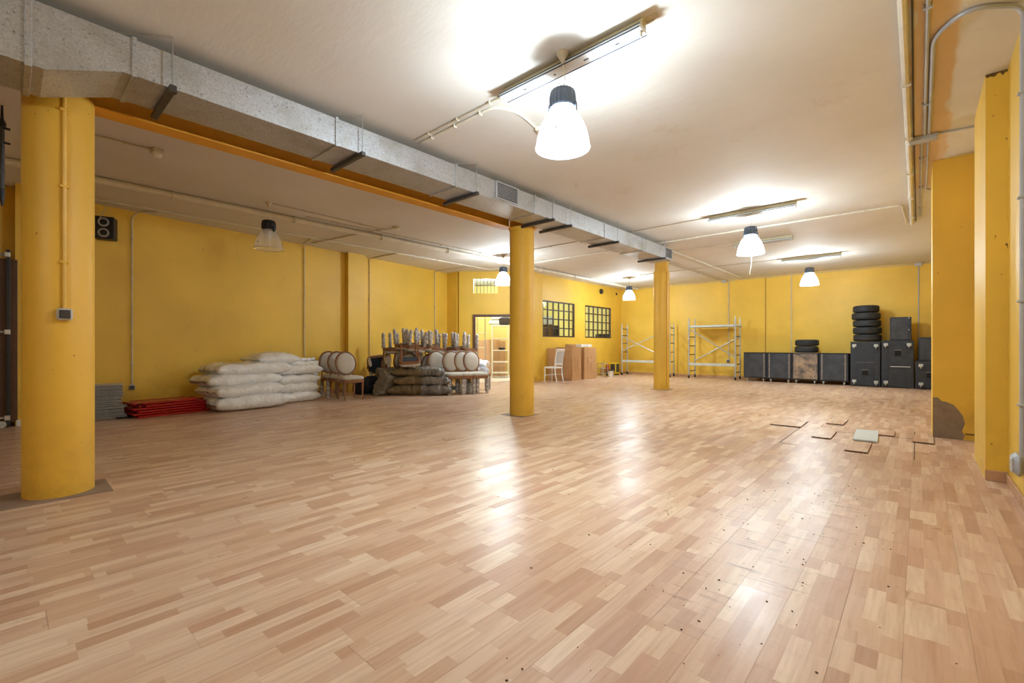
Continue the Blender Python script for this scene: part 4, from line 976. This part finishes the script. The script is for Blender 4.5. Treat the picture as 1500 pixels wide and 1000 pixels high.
for z, x, h in ((1.0, -.28, .085), (.56, -.205, .05)): MB().box((x, 0, z), (.026, .37, h), rot=Matrix.Rotation(-.18, 4, 'Y'), bev=.006).build('back_rail', M['white_wood'], t)
MB().box((-.238, 0, .77), (.008, .31, .42), rot=Matrix.Rotation(-.19, 4, 'Y')).build('cane_panel', M['cane'], t)
hz = on_y(16.0, 900, 530)
t = thing('fan_heater', 'yellow boxy machine with dark grille on the floor in the far left corner', 'machine', (hz.x, 15.95, 0), 0)
MB().box((0, 0, .26), (.34, .34, .44), 0, .03).build('housing', M['heater_yel'], t); MB().box((.05, -.172, .28), (.2, .012, .32), 0, .01).build('grille', M['socket_dark'], t)
MB().box((.172, 0, .28), (.012, .24, .32), 0, .01).build('grille', M['socket_dark'], t)
for sx in (-1, 1): MB().box((sx * .13, 0, .02), (.04, .3, .04), 0, .008).build('foot', M['black'], t)
t = thing('pallet_jack', 'red wheeled tool on the floor just left of the yellow machine', 'tool', (hz.x + .08, 15.35, 0), .2)
MB().box((0, 0, .26), (.1, .12, .36), 0, .03).build('body', M['red'], t); MB().box((-.12, -.1, .2), (.2, .22, .26), 0, .04).build('motor', M['brown_pipe'], t)
for sy in (-1, 1): MB().lathe([(.07, -.02), (.09, -.015), (.09, .015), (.07, .02)], 18, ax='Y', c=(.06, sy * .14, .09)).build('wheel', M['black'], t, True)
t = thing('wire_stand', 'white wire stand on the floor right of the cardboard boxes', 'stand', (-8.62, 14.6, 0), 0)
for sx in (-1, 1):
    for sy in (-1, 1): MB().tube([(sx * .14, sy * .18, 0), (sx * .12, sy * .16, .5)], .01, 6).build('leg', M['scaf'], t, True)
for z in (.14, .32, .5): MB().tube([(.13, .17, z), (.13, -.17, z), (-.13, -.17, z), (-.13, .17, z)], .008, 6, True).build('hoop', M['scaf'], t, True)
t = thing('paint_bucket', 'pale bucket with dark lid standing before the red wheeled tool', 'bucket', (-8.5, 14.98, 0)); MB().lathe([(.09, 0), (.12, .22), (.125, .23)], 20).build('pail', M['white'], t, True); MB().lathe([(.128, .22), (.128, .245), (.1, .255)], 20).build('lid', M['black'], t, True)

# ---------------------------------------------------------------- scaffolds
def scaffold(label, pf, pr, y0, y1, h, plat, low, braces, rungs):
    xl0, xl1 = on_y(y0, pf[0], 500).x, on_y(y1, pf[1], 500).x; xr0, xr1 = on_y(y0, pr[0], 500).x, on_y(y1, pr[1], 500).x
    t = thing('scaffold', label, 'scaffold', ((xl0 + xr0) / 2, (y0 + y1) / 2, 0)); ox, oy = t.location.x, t.location.y
    L = lambda x, y, z: (x - ox, y - oy, z)
    for x, y in ((xl0, y0), (xl1, y1), (xr0, y0), (xr1, y1)):
        p = MB().tube([L(x, y, .07), L(x, y, h)], .026, 10).build('post', M['scaf'], t, True)
        MB().tube([L(x, y, h), L(x, y, h + .1)], .019, 8).build('spigot', M['scaf'], p, True)
        f = MB().lathe([(.05, -.02), (.06, -.014), (.06, .014), (.05, .02)], 16, ax='X', c=L(x, y, .061)).build('castor', M['black'], t, True)
    for xa, xb in ((xl0, xl1), (xr0, xr1)):
        for z in rungs: MB().tube([L(xa, y0, z), L(xb, y1, z)], .016, 8).build('rung', M['galv_dark'], t, True)
    if plat: MB().box(L((xl0 + xr0) / 2, (y0 + y1) / 2, plat), (xr0 - xl0 + .1, y1 - y0 - .06, .07), 0, .008).build('platform', M['scaf_board'], t)
    for yy in (y0 + .01,): MB().box(L((xl0 + xr0) / 2, yy, low), (xr0 - xl0 + .08, .045, .09), 0, .008).build('ledger', M['scaf_board'], t)
    for (xa, ya, za), (xb, yb2, zb2) in braces(xl0, xl1, xr0, xr1): MB().tube([L(xa, ya, za), L(xb, yb2, zb2)], .018, 8).build('brace', M['scaf'], t, True)
    return t
rz = lambda pys: [1.15 + (506 - y) * 15.9 / 665 for y in pys]
scaffold('aluminium scaffold standing left of the black crates', (1009, 1018), (1077, 1083.8), 16.12, 16.78, 2.02, 1.82, .50,
         lambda a, b, c, d: [((a, 16.16, 1.74), (c, 16.16, .75)), ((b, 16.74, .6), (d, 16.74, 1.45))], (.25, .52, .83, 1.14, 1.46))
scaffold('aluminium scaffold partly hidden behind the far column', (911, 919), (981, 987), 16.05, 16.75, 1.90, 0, .55,
         lambda a, b, c, d: [((a, 16.1, .95), (c, 16.1, 1.78)), ((a, 16.1, 1.5), (c, 16.1, .62))], (.55, .9, 1.24, 1.55, 1.8))

# ---------------------------------------------------------------- flight cases and speakers on the right
def caster_unit(parent, x, y, z, axis='Z'):
    """small castor: fork plate + wheel; axis Z = under a case, Y = on its front"""
    if axis == 'Z':
        p = MB().box((x, y, z + .085), (.07, .07, .02), 0, .004).build('castor_plate', M['caster'], parent)
        MB().lathe([(.03, -.016), (.042, -.012), (.042, .012), (.03, .016)], 14, ax='X', c=(x, y, z + .043)).build('castor_wheel', M['caster'], p, True)
    else:
        p = MB().box((x, y - .008, z + .02), (.095, .016, .08), 0, .005).build('castor_plate', M['caster'], parent)
        MB().lathe([(.03, -.016), (.046, -.012), (.046, .012), (.03, .016)], 14, ax='X', c=(x, y - .05, z - .02)).build('castor_wheel', M['caster'], p, True)
YC = 16.15
def low_case(px0, px1, label, mat, rails):
    x0, x1 = on_y(YC, px0, 500).x, on_y(YC, px1, 500).x; W = x1 - x0 - .012
    t = thing('flight_case', label, 'case', ((x0 + x1) / 2, YC + .34, 0)); y = -.34
    MB().box((0, 0, .515), (W, .66, .81), 0, .012).build('body', M['crate'], t)
    MB().box((0, y + .004, .515), (W - .05, .012, .75), 0, .004).build('front_panel', M[mat], t)
    for s in rails: MB().box((s * (W / 2 - .07), y - .004, .515), (.03, .012, .76), 0, .004).build('edge_rail', M['crate_rail'], t)
    for s in (-1, 1):
        for yy in (-.26, .26): caster_unit(t, s * (W / 2 - .1), yy, .001)
    MB().box((0, y + .012, .925), (W, .03, .014), 0, .003).build('top_edge', M['crate_rail' if mat == 'crate_bare' else 'black'], t)
    return t
low_case(1089, 1123, 'leftmost low black case on castors, right beside the scaffold', 'crate_worn', (1,))
low_case(1123, 1160, 'low black case on castors between the leftmost case and the bare worn one', 'crate_worn', (-1, 1))
low_case(1160, 1199, 'low case with a bare worn front, carrying two tyres', 'crate_bare', (-1, 1))
low_case(1199.5, 1243, 'low black case on castors right of the bare worn one', 'crate_worn', (-1, 1))
def tall_case(px0, px1, h, label, casters, recess, y=16.12, extra=None):
    x0, x1 = on_y(y, px0, 500).x, on_y(y, px1, 500).x if px1 else on_y(y, px0, 500).x + .56; W = x1 - x0 - .01
    t = thing('flight_case', label, 'case', ((x0 + x1) / 2, y + .3, 0)); f = -.3
    MB().box((0, 0, h / 2 + .01), (W, .6, h - .01), 0, .012).build('body', M['crate'], t)
    for s in (-.28, .28): MB().box((s * W, f - .001, h / 2), (.006, .008, h - .06)).build('panel_groove', M['black'], t)
    for u, v in casters: caster_unit(t, u * W, f, v * h, 'Y')
    for u, v in recess:
        r = MB().box((u * W, f - .003, v * h), (.13, .008, .15)).build('handle_recess', M['void'], t)
        for q in (-1, 1): MB().box((u * W, f - .007, v * h + q * .076), (.15, .012, .014), 0, .003).build('recess_rim', M['crate_rail' if q > 0 else 'black'], r)
    return t
ta = tall_case(1245.5, 1290, 1.255, 'tall black case carrying the stack of five tyres', ((-.37, .9), (.36, .9), (-.37, .1), (.36, .09)), ((0, .31),))
MB().box((0, -.302, .68), (.45, .006, .006)).build('scratch', M['crate_rail'], ta)
tb = tall_case(1290.8, 1339, 1.285, 'tall black case with a pale scratch, carrying the smaller black box', ((-.36, .9), (.36, .9), (-.36, .1)), ((.02, .74),))
MB().box((.06, -.303, .58), (.42, .006, .014)).build('scratch', M['white'], tb)
tall_case(1340.5, None, .74, 'low black case half hidden behind the cement patch pier', ((-.30, .82), (-.30, .16)), ((.02, .5),))
def black_box(px0, px1, z, h, y, label, tilt=0):
    x0, x1 = on_y(y, px0, 480).x, on_y(y, px1, 480).x; W = x1 - x0
    t = thing('black_box', label, 'box', ((x0 + x1) / 2, y + .24, z))
    MB().box((0, 0, h / 2), (W, .46, h), rot=Matrix.Rotation(tilt, 4, 'Y'), bev=.01).build('body', M['crate'], t)
    MB().box((-.02, -.232, h / 2), (W - .1, .008, h - .08), rot=Matrix.Rotation(tilt, 4, 'Y')).build('front_panel', M['crate_worn'], t)
    for zz in (.45, .95): MB().lathe([(.014, -.238), (.014, -.228)], 10, ax='Y', c=(W / 2 - .05, 0, h * zz)).build('screw', M['caster'], t)
black_box(1303.5, 1335, 1.293, .63, 16.15, 'smaller black box standing on the tall scratched case')
black_box(1346, 1375, .75, .62, 16.15, 'black wedge speaker standing on the low half hidden case')
def tyre(x, y, z, label, r=.325, wd=.185, group='stack of five tyres'):
    t = thing('tyre', label, 'tyre', (x, y, z), random.random() * 6, group)
    prof = [(.19, .035), (.2, .012), (.24, 0), (r - .03, .01), (r - .006, .03), (r, .05), (r, .062), (r - .009, .066), (r - .009, .074), (r, .078), (r + .001, wd / 2)]
    prof += [(a, wd - b) for a, b in prof[::-1][1:]]
    prof += [(.2, wd / 2 + .03), (.2, wd / 2 - .03)]; n = 40
    rings = [[(a * math.cos(2 * PI * k / n), a * math.sin(2 * PI * k / n), b) for k in range(n)] for a, b in prof]; rings.append(rings[0])
    MB().ring_solid(rings, True, False).build('tread', M['rubber'], t, smooth=True)
    MB().lathe([(.205, .025), (.205, wd - .025)], 28).build('rim_disc', M['black'], t, True)
random.seed(2)
bxc = (on_y(16.42, 1248, 470).x + on_y(16.42, 1291, 470).x) / 2
for k, (dx, r) in enumerate(((0.0, .325), (-.005, .33), (-.012, .325), (-.03, .332), (-.03, .305))):
    tyre(bxc + dx + .02, 16.44 + .01 * (-1) ** k, 1.268 + k * .205 + .002, ('bottom', 'second from the bottom', 'middle', 'second from the top', 'top')[k] + ' tyre of the tall stack of five', r, .2)
bxc = (on_y(16.45, 1162, 500).x + on_y(16.45, 1200, 500).x) / 2
for k in range(2): tyre(bxc + .01 + (.012 if k else 0), 16.47, .936 + k * .202, ('lower', 'upper')[k] + ' tyre of the pair on the bare worn case', .315, .195, 'pair of tyres on the case')

# ---------------------------------------------------------------- store room light
for i, p in enumerate(((-11.0, 11.0, 3.2), (-12.2, 14.6, 3.2), (-10.9, 13.2, 3.2))):
    t = thing('store_lamp', ('round ceiling lamp inside the store room behind the doorway', 'round ceiling lamp deep in the store room', 'round ceiling lamp behind the barred windows')[i], 'lamp', (p[0], p[1], ZC - .001), 0, 'store room lamps')
    MB().lathe([(.16, 0), (.16, -.03), (.12, -.06), (.02, -.07)], 24).build('diffuser', M['store_bulb'], t, True)
    L = bpy.data.lights.new('store_light', 'POINT'); L.energy = BACK_W; L.color = (.84, .95, 1); L.shadow_soft_size = .12
    l = bpy.data.objects.new('store_light', L); COL.objects.link(l); l.location = (0, 0, -.22); l.parent = t
